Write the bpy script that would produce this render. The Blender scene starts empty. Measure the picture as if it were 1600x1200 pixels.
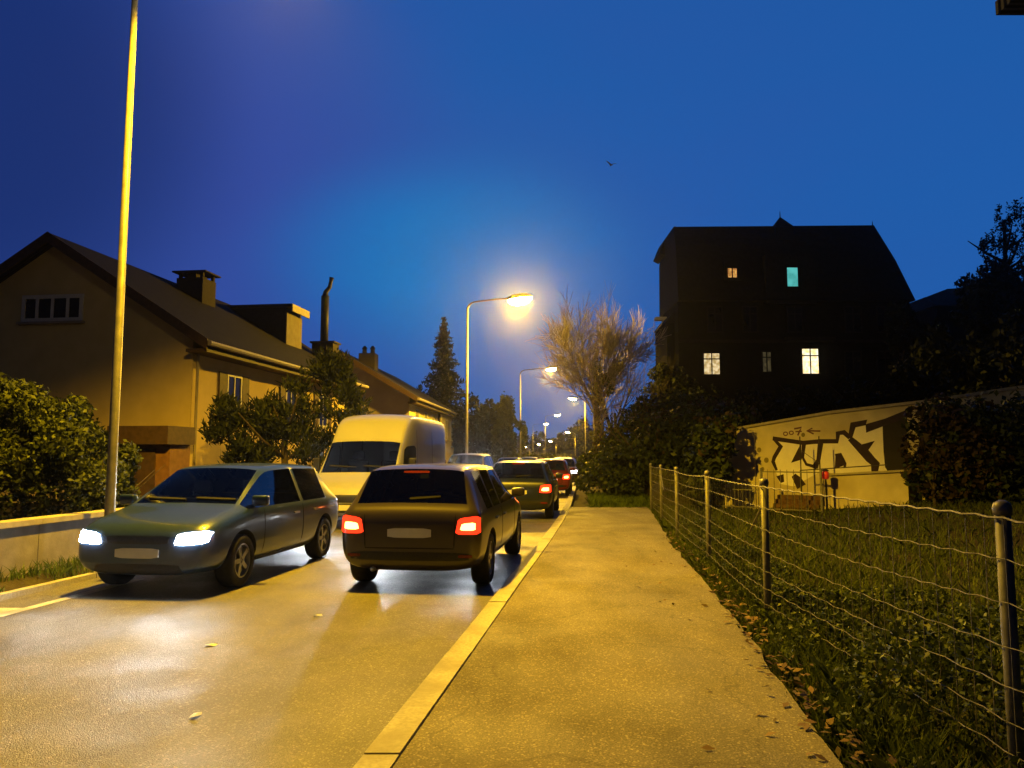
import bpy, bmesh, math, random
import numpy as np
from mathutils import Vector, Matrix, noise
from mathutils.bvhtree import BVHTree

random.seed(7)
rng = np.random.default_rng(7)
SC = bpy.context.scene
COL = SC.collection
R = math.radians
PI = math.pi

# ------------------------------------------------------------------ camera model
F = 1190.0
TH = math.atan(112 / F)
CAMZ = 1.5


def P(px, py, y):
    """world point seen at photo pixel (px, py) whose forward distance is y"""
    u = (px - 800) / F
    v = (600 - py) / F
    d = Vector((u, math.cos(TH) - v * math.sin(TH), math.sin(TH) + v * math.cos(TH)))
    d *= y / d.y
    return Vector((d.x, d.y, d.z + CAMZ))


def raydir(px, py):
    return (P(px, py, 1.0) - Vector((0, 0, CAMZ))).normalized()


# ------------------------------------------------------------------ mesh helpers
class MB:
    def __init__(s):
        s.v = []
        s.f = []
        s.m = []
        s.mi = 0

    def add(s, vs, fs):
        o = len(s.v)
        s.v += [tuple(v) for v in vs]
        for f in fs:
            s.f.append(tuple(i + o for i in f))
            s.m.append(s.mi)

    def box(s, x0, x1, y0, y1, z0, z1, M=None):
        vs = [(x0, y0, z0), (x1, y0, z0), (x1, y1, z0), (x0, y1, z0), (x0, y0, z1), (x1, y0, z1), (x1, y1, z1), (x0, y1, z1)]
        if M is not None:
            vs = [M @ Vector(v) for v in vs]
        s.add(vs, [(0, 3, 2, 1), (4, 5, 6, 7), (0, 1, 5, 4), (1, 2, 6, 5), (2, 3, 7, 6), (3, 0, 4, 7)])
        return s

    def hexa(s, b, t):
        """b, t: 4 corners each, same winding (counter-clockwise seen from t side)"""
        s.add(list(b) + list(t), [(3, 2, 1, 0), (4, 5, 6, 7), (0, 1, 5, 4), (1, 2, 6, 5), (2, 3, 7, 6), (3, 0, 4, 7)])
        return s

    def prism(s, poly, a, b, axis='y'):
        """poly of 2D points extruded along an axis from a to b"""
        n = len(poly)

        def mk(p, t):
            if axis == 'y':
                return (p[0], t, p[1])
            if axis == 'x':
                return (t, p[0], p[1])
            return (p[0], p[1], t)
        vs = [mk(p, a) for p in poly] + [mk(p, b) for p in poly]
        fs = [tuple(range(n)), tuple(range(2 * n - 1, n - 1, -1))]
        for i in range(n):
            j = (i + 1) % n
            fs.append((i, i + n, j + n, j))
        s.add(vs, fs)
        return s

    def tube(s, pts, rad, n=8, cap=True):
        pts = [Vector(p) for p in pts]
        if not hasattr(rad, '__len__'):
            rad = [rad] * len(pts)
        rings = []
        up = Vector((0, 0, 1))
        prev = None
        for i, p in enumerate(pts):
            a = pts[max(0, i - 1)]
            b = pts[min(len(pts) - 1, i + 1)]
            t = (b - a)
            if t.length < 1e-9:
                t = up.copy()
            t.normalize()
            if prev is None:
                r = t.orthogonal().normalized()
            else:
                r = prev - t * prev.dot(t)
                if r.length < 1e-6:
                    r = t.orthogonal()
                r.normalize()
            prev = r
            q = t.cross(r)
            rings.append([p + (r * math.cos(2 * PI * k / n) + q * math.sin(2 * PI * k / n)) * rad[i] for k in range(n)])
        vs = [v for rg in rings for v in rg]
        fs = []
        for i in range(len(pts) - 1):
            for k in range(n):
                k2 = (k + 1) % n
                fs.append((i * n + k, i * n + k2, (i + 1) * n + k2, (i + 1) * n + k))
        if cap:
            fs.append(tuple(range(n - 1, -1, -1)))
            fs.append(tuple(range((len(pts) - 1) * n, len(pts) * n)))
        s.add(vs, fs)
        return s

    def lathe(s, prof, n=16, M=None):
        """prof: list of (r, z), revolved about z"""
        vs = []
        for (r, z) in prof:
            for k in range(n):
                a = 2 * PI * k / n
                v = Vector((r * math.cos(a), r * math.sin(a), z))
                vs.append(M @ v if M is not None else v)
        fs = []
        for i in range(len(prof) - 1):
            for k in range(n):
                k2 = (k + 1) % n
                fs.append((i * n + k, i * n + k2, (i + 1) * n + k2, (i + 1) * n + k))
        fs.append(tuple(range(n - 1, -1, -1)))
        fs.append(tuple(range((len(prof) - 1) * n, len(prof) * n)))
        s.add(vs, fs)
        return s

    def build(s, name, mat, parent=None, smooth=False, bevel=0.0):
        me = bpy.data.meshes.new(name)
        me.from_pydata(s.v, [], s.f)
        if not isinstance(mat, (list, tuple)):
            mat = [mat]
        for m in mat:
            me.materials.append(m)
        if len(mat) > 1:
            me.polygons.foreach_set('material_index', s.m)
        bm = bmesh.new()
        bm.from_mesh(me)
        bmesh.ops.recalc_face_normals(bm, faces=bm.faces)
        if bevel > 0:
            bmesh.ops.bevel(bm, geom=bm.edges[:], offset=bevel, segments=2, affect='EDGES', profile=0.5)
        bm.to_mesh(me)
        bm.free()
        if smooth:
            me.polygons.foreach_set('use_smooth', [True] * len(me.polygons))
        o = bpy.data.objects.new(name, me)
        COL.objects.link(o)
        if parent is not None:
            o.parent = parent
        return o


def np_mesh(name, verts, faces, mat, parent=None, smooth=False):
    """faces: (n, k) array"""
    me = bpy.data.meshes.new(name)
    verts = np.asarray(verts, dtype=np.float32)
    faces = np.asarray(faces, dtype=np.int32)
    n, k = faces.shape
    me.vertices.add(len(verts))
    me.vertices.foreach_set('co', verts.ravel())
    me.loops.add(n * k)
    me.loops.foreach_set('vertex_index', faces.ravel())
    me.polygons.add(n)
    me.polygons.foreach_set('loop_start', np.arange(0, n * k, k, dtype=np.int32))
    me.update(calc_edges=True)
    if smooth:
        me.polygons.foreach_set('use_smooth', [True] * n)
    me.materials.append(mat)
    o = bpy.data.objects.new(name, me)
    COL.objects.link(o)
    if parent is not None:
        o.parent = parent
    return o


def tag(o, label=None, cat=None, group=None, kind=None):
    if label:
        o['label'] = label
    if cat:
        o['category'] = cat
    if group:
        o['group'] = group
    if kind:
        o['kind'] = kind
    return o


def thing(name, label, cat, loc=(0, 0, 0), rz=0.0, group=None):
    o = bpy.data.objects.new(name, None)
    o.empty_display_size = 0.3
    COL.objects.link(o)
    o.location = loc
    o.rotation_euler = (0, 0, rz)
    return tag(o, label, cat, group)


# ------------------------------------------------------------------ materials
def nt(name):
    m = bpy.data.materials.new(name)
    m.use_nodes = True
    t = m.node_tree
    return m, t, t.nodes['Principled BSDF']


def c4(c):
    return (c[0], c[1], c[2], 1)


def pm(name, c1, c2=None, scale=6.0, rough=0.7, bump=0.0, bscale=40.0, metal=0.0, spec=0.4, detail=6.0, c3=None, s3=0.6, lo=0.35, hi=0.65, rvar=0.0, bdist=0.01, coat=0.0):
    """procedural surface: two noises for colour, one for bump"""
    m, t, b = nt(name)
    c2 = c2 or c1
    tc = t.nodes.new('ShaderNodeTexCoord')
    n1 = t.nodes.new('ShaderNodeTexNoise')
    n1.inputs['Scale'].default_value = scale
    n1.inputs['Detail'].default_value = detail
    t.links.new(tc.outputs['Object'], n1.inputs['Vector'])
    rp = t.nodes.new('ShaderNodeValToRGB')
    rp.color_ramp.elements[0].position = lo
    rp.color_ramp.elements[1].position = hi
    rp.color_ramp.elements[0].color = c4(c1)
    rp.color_ramp.elements[1].color = c4(c2)
    t.links.new(n1.outputs['Fac'], rp.inputs['Fac'])
    out = rp.outputs['Color']
    if c3:
        n3 = t.nodes.new('ShaderNodeTexNoise')
        n3.inputs['Scale'].default_value = s3
        n3.inputs['Detail'].default_value = 5
        t.links.new(tc.outputs['Object'], n3.inputs['Vector'])
        r3 = t.nodes.new('ShaderNodeValToRGB')
        r3.color_ramp.elements[0].position = 0.45
        r3.color_ramp.elements[1].position = 0.7
        t.links.new(n3.outputs['Fac'], r3.inputs['Fac'])
        mx = t.nodes.new('ShaderNodeMix')
        mx.data_type = 'RGBA'
        t.links.new(r3.outputs['Color'], mx.inputs[0])
        t.links.new(out, mx.inputs[6])
        mx.inputs[7].default_value = c4(c3)
        out = mx.outputs[2]
    t.links.new(out, b.inputs['Base Color'])
    b.inputs['Roughness'].default_value = rough
    b.inputs['Metallic'].default_value = metal
    b.inputs['Specular IOR Level'].default_value = spec
    b.inputs['Coat Weight'].default_value = coat
    b.inputs['Coat Roughness'].default_value = 0.05
    if rvar > 0:
        mr = t.nodes.new('ShaderNodeMapRange')
        mr.inputs['To Min'].default_value = max(0.03, rough - rvar)
        mr.inputs['To Max'].default_value = min(1.0, rough + rvar)
        mr.inputs['From Min'].default_value = 0.3
        mr.inputs['From Max'].default_value = 0.7
        n4 = t.nodes.new('ShaderNodeTexNoise')
        n4.inputs['Scale'].default_value = 1.3
        n4.inputs['Detail'].default_value = 6
        t.links.new(tc.outputs['Object'], n4.inputs['Vector'])
        t.links.new(n4.outputs['Fac'], mr.inputs['Value'])
        t.links.new(mr.outputs['Result'], b.inputs['Roughness'])
    if bump > 0:
        nb = t.nodes.new('ShaderNodeTexNoise')
        nb.inputs['Scale'].default_value = bscale
        nb.inputs['Detail'].default_value = 4
        t.links.new(tc.outputs['Object'], nb.inputs['Vector'])
        bp = t.nodes.new('ShaderNodeBump')
        bp.inputs['Strength'].default_value = bump
        bp.inputs['Distance'].default_value = bdist
        t.links.new(nb.outputs['Fac'], bp.inputs['Height'])
        t.links.new(bp.outputs['Normal'], b.inputs['Normal'])
    return m


def leafmat(name, dark, light, rough=0.6, spec=0.25, trans=0.25):
    m, t, b = nt(name)
    g = t.nodes.new('ShaderNodeNewGeometry')
    rp = t.nodes.new('ShaderNodeValToRGB')
    rp.color_ramp.elements[0].color = c4(dark)
    rp.color_ramp.elements[1].color = c4(light)
    t.links.new(g.outputs['Random Per Island'], rp.inputs['Fac'])
    t.links.new(rp.outputs['Color'], b.inputs['Base Color'])
    b.inputs['Roughness'].default_value = rough
    b.inputs['Specular IOR Level'].default_value = spec
    if trans > 0:
        tr = t.nodes.new('ShaderNodeBsdfTranslucent')
        t.links.new(rp.outputs['Color'], tr.inputs['Color'])
        mx = t.nodes.new('ShaderNodeMixShader')
        mx.inputs[0].default_value = trans
        t.links.new(b.outputs[0], mx.inputs[1])
        t.links.new(tr.outputs[0], mx.inputs[2])
        t.links.new(mx.outputs[0], t.nodes['Material Output'].inputs['Surface'])
    return m


def emat(name, col, strength, c2=None, scale=6.0):
    m, t, b = nt(name)
    b.inputs['Base Color'].default_value = c4([min(1, x) for x in col])
    b.inputs['Emission Strength'].default_value = strength
    b.inputs['Roughness'].default_value = 0.3
    if c2:
        tc = t.nodes.new('ShaderNodeTexCoord')
        n1 = t.nodes.new('ShaderNodeTexNoise')
        n1.inputs['Scale'].default_value = scale
        n1.inputs['Detail'].default_value = 3
        t.links.new(tc.outputs['Object'], n1.inputs['Vector'])
        rp = t.nodes.new('ShaderNodeValToRGB')
        rp.color_ramp.elements[0].position = 0.4
        rp.color_ramp.elements[1].position = 0.6
        rp.color_ramp.elements[0].color = c4(c2)
        rp.color_ramp.elements[1].color = c4(col)
        t.links.new(n1.outputs['Fac'], rp.inputs['Fac'])
        t.links.new(rp.outputs['Color'], b.inputs['Emission Color'])
    else:
        b.inputs['Emission Color'].default_value = c4(col)
    return m


def glassmat(name, tint=(0.5, 0.55, 0.6), glossy=0.10):
    m = bpy.data.materials.new(name)
    m.use_nodes = True
    t = m.node_tree
    t.nodes.clear()
    out = t.nodes.new('ShaderNodeOutputMaterial')
    tr = t.nodes.new('ShaderNodeBsdfTransparent')
    tr.inputs['Color'].default_value = c4(tint)
    gl = t.nodes.new('ShaderNodeBsdfGlossy')
    gl.inputs['Roughness'].default_value = 0.04
    fr = t.nodes.new('ShaderNodeFresnel')
    fr.inputs['IOR'].default_value = 1.5
    ad = t.nodes.new('ShaderNodeMath')
    ad.operation = 'ADD'
    ad.use_clamp = True
    ad.inputs[1].default_value = glossy
    mx = t.nodes.new('ShaderNodeMixShader')
    t.links.new(fr.outputs[0], ad.inputs[0])
    t.links.new(ad.outputs[0], mx.inputs[0])
    t.links.new(tr.outputs[0], mx.inputs[1])
    t.links.new(gl.outputs[0], mx.inputs[2])
    t.links.new(mx.outputs[0], out.inputs['Surface'])
    return m


def asphalt(name, c1, c2, patch, rough, bump, stone):
    m = pm(name, c1, c2, scale=90, rough=rough, detail=3, c3=patch, s3=0.5, rvar=0.14, spec=0.5)
    t = m.node_tree
    b = t.nodes['Principled BSDF']
    tc = [n for n in t.nodes if n.type == 'TEX_COORD'][0]
    vo = t.nodes.new('ShaderNodeTexVoronoi')
    vo.inputs['Scale'].default_value = stone
    nz = t.nodes.new('ShaderNodeTexNoise')
    nz.inputs['Scale'].default_value = stone * 0.5
    nz.inputs['Detail'].default_value = 5
    t.links.new(tc.outputs['Object'], vo.inputs['Vector'])
    t.links.new(tc.outputs['Object'], nz.inputs['Vector'])
    su = t.nodes.new('ShaderNodeMath')
    su.operation = 'SUBTRACT'
    t.links.new(nz.outputs['Fac'], su.inputs[0])
    t.links.new(vo.outputs['Distance'], su.inputs[1])
    bp = t.nodes.new('ShaderNodeBump')
    bp.inputs['Strength'].default_value = bump
    bp.inputs['Distance'].default_value = 0.007
    t.links.new(su.outputs[0], bp.inputs['Height'])
    t.links.new(bp.outputs['Normal'], b.inputs['Normal'])
    # pale stone chips, thin cracks and old patches
    src = b.inputs['Base Color'].links[0].from_socket
    v2 = t.nodes.new('ShaderNodeTexVoronoi')
    v2.inputs['Scale'].default_value = stone * 0.75
    t.links.new(tc.outputs['Object'], v2.inputs['Vector'])
    sp = t.nodes.new('ShaderNodeSeparateColor')
    t.links.new(v2.outputs['Color'], sp.inputs[0])
    gt = t.nodes.new('ShaderNodeMapRange')
    gt.inputs['From Min'].default_value = 0.82
    gt.inputs['From Max'].default_value = 1.0
    gt.inputs['To Max'].default_value = 0.75
    t.links.new(sp.outputs[0], gt.inputs['Value'])
    m1 = t.nodes.new('ShaderNodeMix')
    m1.data_type = 'RGBA'
    t.links.new(gt.outputs[0], m1.inputs[0])
    t.links.new(src, m1.inputs[6])
    m1.inputs[7].default_value = (c2[0] * 2.1, c2[1] * 2.1, c2[2] * 2.1, 1)
    nw = t.nodes.new('ShaderNodeTexNoise')
    nw.inputs['Scale'].default_value = 1.6
    nw.inputs['Detail'].default_value = 5
    t.links.new(tc.outputs['Object'], nw.inputs['Vector'])
    mxv = t.nodes.new('ShaderNodeMix')
    mxv.data_type = 'RGBA'
    mxv.blend_type = 'ADD'
    mxv.inputs[0].default_value = 0.9
    t.links.new(tc.outputs['Object'], mxv.inputs[6])
    t.links.new(nw.outputs['Color'], mxv.inputs[7])
    v3 = t.nodes.new('ShaderNodeTexVoronoi')
    v3.feature = 'DISTANCE_TO_EDGE'
    v3.inputs['Scale'].default_value = 0.42
    t.links.new(mxv.outputs[2], v3.inputs['Vector'])
    ck = t.nodes.new('ShaderNodeMapRange')
    ck.inputs['From Min'].default_value = 0.002
    ck.inputs['From Max'].default_value = 0.007
    ck.inputs['To Min'].default_value = 0.72
    ck.inputs['To Max'].default_value = 1.0
    t.links.new(v3.outputs['Distance'], ck.inputs['Value'])
    v4 = t.nodes.new('ShaderNodeTexNoise')
    v4.inputs['Scale'].default_value = 0.8
    v4.inputs['Detail'].default_value = 6
    v4.inputs['Roughness'].default_value = 0.65
    mp = t.nodes.new('ShaderNodeMapping')
    mp.inputs['Scale'].default_value = (1.6, 0.55, 1)
    mp.inputs['Location'].default_value = (3.3, 1.1, 0)
    t.links.new(tc.outputs['Object'], mp.inputs['Vector'])
    t.links.new(mp.outputs['Vector'], v4.inputs['Vector'])
    pr = t.nodes.new('ShaderNodeMapRange')
    pr.inputs['From Min'].default_value = 0.36
    pr.inputs['From Max'].default_value = 0.62
    pr.inputs['To Min'].default_value = 0.66
    pr.inputs['To Max'].default_value = 1.1
    t.links.new(v4.outputs['Fac'], pr.inputs['Value'])
    mu = t.nodes.new('ShaderNodeMath')
    mu.operation = 'MULTIPLY'
    t.links.new(ck.outputs[0], mu.inputs[0])
    t.links.new(pr.outputs[0], mu.inputs[1])
    m2 = t.nodes.new('ShaderNodeMix')
    m2.data_type = 'RGBA'
    m2.blend_type = 'MULTIPLY'
    m2.inputs[0].default_value = 1.0
    t.links.new(m1.outputs[2], m2.inputs[6])
    t.links.new(mu.outputs[0], m2.inputs[7])
    t.links.new(m2.outputs[2], b.inputs['Base Color'])
    return m


def tilemat(name, c1, c2, rows=3.2, bump=0.6):
    m = pm(name, c1, c2, scale=5, rough=0.85, spec=0.2)
    t = m.node_tree
    b = t.nodes['Principled BSDF']
    tc = [n for n in t.nodes if n.type == 'TEX_COORD'][0]
    w = t.nodes.new('ShaderNodeTexWave')
    w.wave_type = 'BANDS'
    w.bands_direction = 'Z'
    w.wave_profile = 'SAW'
    w.inputs['Scale'].default_value = rows
    t.links.new(tc.outputs['Object'], w.inputs['Vector'])
    w2 = t.nodes.new('ShaderNodeTexWave')
    w2.bands_direction = 'Y'
    w2.inputs['Scale'].default_value = rows * 0.8
    t.links.new(tc.outputs['Object'], w2.inputs['Vector'])
    ad = t.nodes.new('ShaderNodeMath')
    ad.operation = 'ADD'
    t.links.new(w.outputs['Fac'], ad.inputs[0])
    t.links.new(w2.outputs['Fac'], ad.inputs[1])
    bp = t.nodes.new('ShaderNodeBump')
    bp.inputs['Strength'].default_value = bump
    bp.inputs['Distance'].default_value = 0.04
    t.links.new(ad.outputs[0], bp.inputs['Height'])
    t.links.new(bp.outputs['Normal'], b.inputs['Normal'])
    return m


M_ROAD = asphalt('road_asphalt', (0.07, 0.066, 0.055), (0.16, 0.15, 0.125), (0.09, 0.085, 0.075), 0.50, 0.55, 120)
M_WALK = asphalt('pavement_asphalt', (0.09, 0.078, 0.058), (0.20, 0.175, 0.13), (0.12, 0.10, 0.075), 0.78, 0.45, 130)
M_KERB = pm('kerb_granite', (0.33, 0.31, 0.26), (0.45, 0.43, 0.37), scale=40, rough=0.75, bump=0.25, bscale=70, c3=(0.27, 0.25, 0.2), s3=2.4)
M_GUTTER = asphalt('gutter_asphalt', (0.085, 0.08, 0.068), (0.17, 0.16, 0.135), (0.11, 0.105, 0.09), 0.55, 0.4, 130)
M_PAINT = pm('road_paint', (0.42, 0.38, 0.24), (0.6, 0.56, 0.4), scale=14, rough=0.6, bump=0.3, bscale=90, c3=(0.26, 0.24, 0.17), s3=2.5)
M_SOIL = pm('soil', (0.035, 0.028, 0.018), (0.06, 0.05, 0.03), scale=4, rough=0.95, bump=0.8, bscale=12, bdist=0.05, spec=0.1, c3=(0.03, 0.04, 0.012), s3=0.5)
M_HILL = pm('hill_wood', (0.012, 0.014, 0.012), (0.02, 0.022, 0.016), scale=0.2, rough=1, spec=0)
M_POLE = pm('galvanised_steel', (0.19, 0.185, 0.17), (0.27, 0.26, 0.24), scale=9, rough=0.45, metal=0.35, bump=0.05, bscale=60)
M_POSTG = pm('fence_steel', (0.14, 0.14, 0.135), (0.22, 0.215, 0.2), scale=14, rough=0.55, metal=0.3, bump=0.1, bscale=60)
M_WIRE = pm('wire_steel', (0.07, 0.067, 0.06), (0.22, 0.21, 0.19), scale=22, rough=0.55, metal=0.4)
M_HEAD = pm('lamp_housing', (0.3, 0.3, 0.3), (0.38, 0.38, 0.37), scale=8, rough=0.4, metal=0.3)
M_LENS = emat('sodium_lens', (1.0, 0.74, 0.28), 70)
M_LENSB = emat('bright_sodium_lens', (1.0, 0.74, 0.28), 200)
M_PLASTER = pm('ochre_plaster', (0.58, 0.45, 0.2), (0.64, 0.50, 0.23), scale=2.2, rough=0.9, bump=0.25, bscale=60, spec=0.15, c3=(0.5, 0.39, 0.17), s3=0.35)
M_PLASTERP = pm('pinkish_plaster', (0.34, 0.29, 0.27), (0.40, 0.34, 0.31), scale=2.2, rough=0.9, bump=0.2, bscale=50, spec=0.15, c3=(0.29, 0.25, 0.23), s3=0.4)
M_PLASTERLIT = pm('lamplit_plaster', (0.62, 0.53, 0.3), (0.7, 0.6, 0.35), scale=2.2, rough=0.9, bump=0.2, bscale=50, spec=0.15)  # lamplight put into the colour: brighter yellow for the street side
M_ROOF = tilemat('dark_roof_tiles', (0.009, 0.008, 0.008), (0.016, 0.014, 0.013))
M_WOODD = pm('dark_stained_wood', (0.05, 0.028, 0.015), (0.08, 0.045, 0.022), scale=8, rough=0.7, bump=0.2, bscale=20)
M_WOODB = pm('brown_boards', (0.18, 0.085, 0.03), (0.24, 0.12, 0.045), scale=7, rough=0.75, bump=0.2, bscale=18)
M_TRIM = pm('pale_trim', (0.24, 0.2, 0.17), (0.3, 0.26, 0.22), scale=5, rough=0.6)
M_DORM = pm('grey_dormer_boards', (0.12, 0.10, 0.09), (0.16, 0.135, 0.12), scale=5, rough=0.8, bump=0.2, bscale=14)
M_WFRAME = pm('white_window_frame', (0.55, 0.53, 0.5), (0.62, 0.6, 0.56), scale=5, rough=0.5)
M_PANE = pm('dark_window_glass', (0.006, 0.007, 0.01), (0.012, 0.013, 0.016), scale=2, rough=0.15, spec=0.3)
M_METALD = pm('black_flue_metal', (0.012, 0.012, 0.013), (0.022, 0.022, 0.022), scale=6, rough=0.6, metal=0.3)
M_BRICKD = pm('sooty_brick', (0.02, 0.016, 0.014), (0.035, 0.026, 0.02), scale=9, rough=0.9, bump=0.4, bscale=16)
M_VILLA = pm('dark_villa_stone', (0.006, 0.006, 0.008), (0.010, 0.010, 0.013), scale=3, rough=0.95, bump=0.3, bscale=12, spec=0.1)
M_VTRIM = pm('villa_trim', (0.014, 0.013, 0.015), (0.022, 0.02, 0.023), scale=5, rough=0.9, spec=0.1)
M_SLATE = tilemat('slate_roof', (0.007, 0.007, 0.009), (0.012, 0.012, 0.015), rows=4)
M_CONC = pm('weathered_concrete', (0.24, 0.22, 0.19), (0.34, 0.31, 0.27), scale=5, rough=0.9, bump=0.3, bscale=30, spec=0.2, c3=(0.19, 0.17, 0.13), s3=1.1)
M_GWALL = pm('painted_wall', (0.55, 0.50, 0.37), (0.64, 0.58, 0.44), scale=3.5, rough=0.9, bump=0.2, bscale=35, spec=0.15, c3=(0.45, 0.39, 0.27), s3=0.8)
M_COPING = pm('wall_coping', (0.34, 0.31, 0.25), (0.42, 0.38, 0.31), scale=8, rough=0.9, bump=0.2, bscale=30)
M_GFILL = pm('spray_paint_pale', (0.80, 0.78, 0.77), (0.86, 0.84, 0.83), scale=6, rough=0.8)
M_GLINE = pm('spray_paint_purple', (0.012, 0.005, 0.022), (0.028, 0.011, 0.042), scale=7, rough=0.7)
M_GBLK = pm('spray_paint_black', (0.008, 0.007, 0.011), (0.016, 0.012, 0.018), scale=5, rough=0.7)
M_GTAG = pm('spray_paint_faded', (0.12, 0.05, 0.09), (0.17, 0.08, 0.12), scale=9, rough=0.8)
M_GSPOT = pm('spray_paint_olive', (0.17, 0.15, 0.07), (0.24, 0.2, 0.1), scale=9, rough=0.8)
M_STEP = pm('brown_step_brick', (0.09, 0.05, 0.03), (0.14, 0.08, 0.045), scale=12, rough=0.9, bump=0.4, bscale=30)
M_IRON = pm('wrought_iron', (0.05, 0.045, 0.04), (0.08, 0.07, 0.06), scale=9, rough=0.5, metal=0.4)
M_RED = emat('red_lantern_glass', (0.8, 0.06, 0.02), 0.12)
M_BARK = pm('bark', (0.05, 0.04, 0.028), (0.09, 0.07, 0.05), scale=8, rough=0.95, bump=0.8, bscale=20, bdist=0.03, spec=0.1)
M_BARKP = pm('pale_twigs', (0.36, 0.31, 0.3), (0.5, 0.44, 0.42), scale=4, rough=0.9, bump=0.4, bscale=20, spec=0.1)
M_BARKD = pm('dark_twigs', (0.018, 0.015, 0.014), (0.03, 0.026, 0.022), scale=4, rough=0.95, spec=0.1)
L_LAUREL = leafmat('laurel_leaves', (0.02, 0.03, 0.006), (0.085, 0.10, 0.017))
L_PINE = leafmat('pine_needles', (0.009, 0.015, 0.005), (0.042, 0.052, 0.012))
L_DARK = leafmat('dark_evergreen', (0.008, 0.011, 0.006), (0.02, 0.026, 0.012), spec=0.1, trans=0.1)
L_MID = leafmat('street_tree_leaves', (0.03, 0.04, 0.010), (0.085, 0.095, 0.022))
L_IVY = leafmat('ivy_leaves', (0.014, 0.024, 0.007), (0.05, 0.07, 0.018), rough=0.5)
L_IVYB = leafmat('brown_ivy_leaves', (0.022, 0.016, 0.008), (0.075, 0.05, 0.022), rough=0.6)
L_IVYY = leafmat('yellow_ivy_leaves', (0.05, 0.055, 0.01), (0.13, 0.13, 0.03), rough=0.6)
L_COVER = leafmat('ground_cover_leaves', (0.014, 0.024, 0.004), (0.085, 0.115, 0.02), rough=0.5)
L_DEAD = leafmat('dead_leaves', (0.03, 0.017, 0.009), (0.22, 0.14, 0.075), rough=0.7, trans=0.1)
L_GRASS = leafmat('grass_blades', (0.035, 0.055, 0.008), (0.12, 0.15, 0.026), rough=0.6)
L_GRASSG = leafmat('bright_grass_blades', (0.05, 0.085, 0.012), (0.14, 0.2, 0.035), rough=0.6)
M_TYRE = pm('tyre_rubber', (0.012, 0.012, 0.012), (0.02, 0.02, 0.02), scale=20, rough=0.85)
M_RIM = pm('alloy_rim', (0.35, 0.35, 0.36), (0.45, 0.45, 0.46), scale=8, rough=0.3, metal=0.8)
M_ARCH = pm('wheel_arch_black', (0.008, 0.008, 0.008), (0.012, 0.012, 0.012), scale=10, rough=0.9)
M_SEAT = pm('seat_fabric', (0.014, 0.014, 0.015), (0.024, 0.024, 0.026), scale=30, rough=0.9)
M_CGLASS = glassmat('car_glass')
M_PLATE = pm('number_plate', (0.6, 0.6, 0.58), (0.66, 0.66, 0.64), scale=9, rough=0.4)
M_GRILLE = pm('black_grille', (0.01, 0.01, 0.01), (0.016, 0.016, 0.016), scale=40, rough=0.5, bump=0.6, bscale=60)
E_HEAD = emat('headlight_lens', (0.92, 0.96, 1.0), 90)
E_HEADF = emat('far_headlight_lens', (1.0, 0.95, 0.88), 30)
E_TAIL = emat('tail_light_lens', (1.0, 0.09, 0.02), 9)
E_BRAKE = emat('bright_tail_light_lens', (1.0, 0.035, 0.008), 2.2)
E_BULB = emat('tail_light_bulb', (1.0, 0.30, 0.06), 14)
E_AMBER = emat('amber_lens', (1.0, 0.42, 0.05), 5)

# ------------------------------------------------------------------ the line of the road
_RY = [-30, -8, 0, 3.66, 9.0, 15.8, 22, 30.8, 45, 71.7, 108, 140, 175, 215, 270, 340]
_RX = [-5.1, -2.12, -1.08, -0.60, 0.08, 0.95, 1.66, 2.50, 3.9, 6.7, 12.2, 13.6, 12.4, 8.5, 0.5, -14]


def redge(y):
    # smooth (Catmull-Rom like) interpolation
    i = int(np.clip(np.searchsorted(_RY, y) - 1, 0, len(_RY) - 2))
    x0, x1 = _RY[i], _RY[i + 1]

    def sl(k):
        a, b = max(0, k - 1), min(len(_RY) - 1, k + 1)
        return (_RX[b] - _RX[a]) / (_RY[b] - _RY[a])
    h = x1 - x0
    t = (y - x0) / h
    return ((2 * t**3 - 3 * t**2 + 1) * _RX[i] + (t**3 - 2 * t**2 + t) * h * sl(i)
            + (-2 * t**3 + 3 * t**2) * _RX[i + 1] + (t**3 - t**2) * h * sl(i + 1))


RW = 5.55
RZ = -0.07


def ledge(y):
    return redge(y) - RW


def head(y):
    return math.atan((redge(y + 0.5) - redge(y - 0.5)))


_WY = [-8, 0, 3.66, 6.92, 9.5, 12.9, 17, 21.5, 24]
_WX = [0.35, 1.2, 1.57, 2.03, 2.33, 2.68, 3.25, 3.85, 4.05]


def walk_r(y):
    return float(np.interp(y, _WY, _WX))


FENCE = [(-4.0, 2.18), (-0.2, 2.25), (3.66, 2.33), (7.25, 2.38), (11.0, 2.80), (14.7, 3.15), (18.4, 3.57), (22.0, 3.98)]


def fence_x(y):
    return float(np.interp(y, [p[0] for p in FENCE], [p[1] for p in FENCE]))


# graffiti wall line
WA = Vector((5.6, 22.7, 0))
WB = Vector((11.75, 17.1, 0))
WD = (WB - WA).normalized()
WN = Vector((WD.y, -WD.x, 0))     # towards the camera
if WN.y > 0:
    WN = -WN


def sst(v, a, b):
    t = min(1.0, max(0.0, (v - a) / (b - a)))
    return t * t * (3 - 2 * t)


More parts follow.
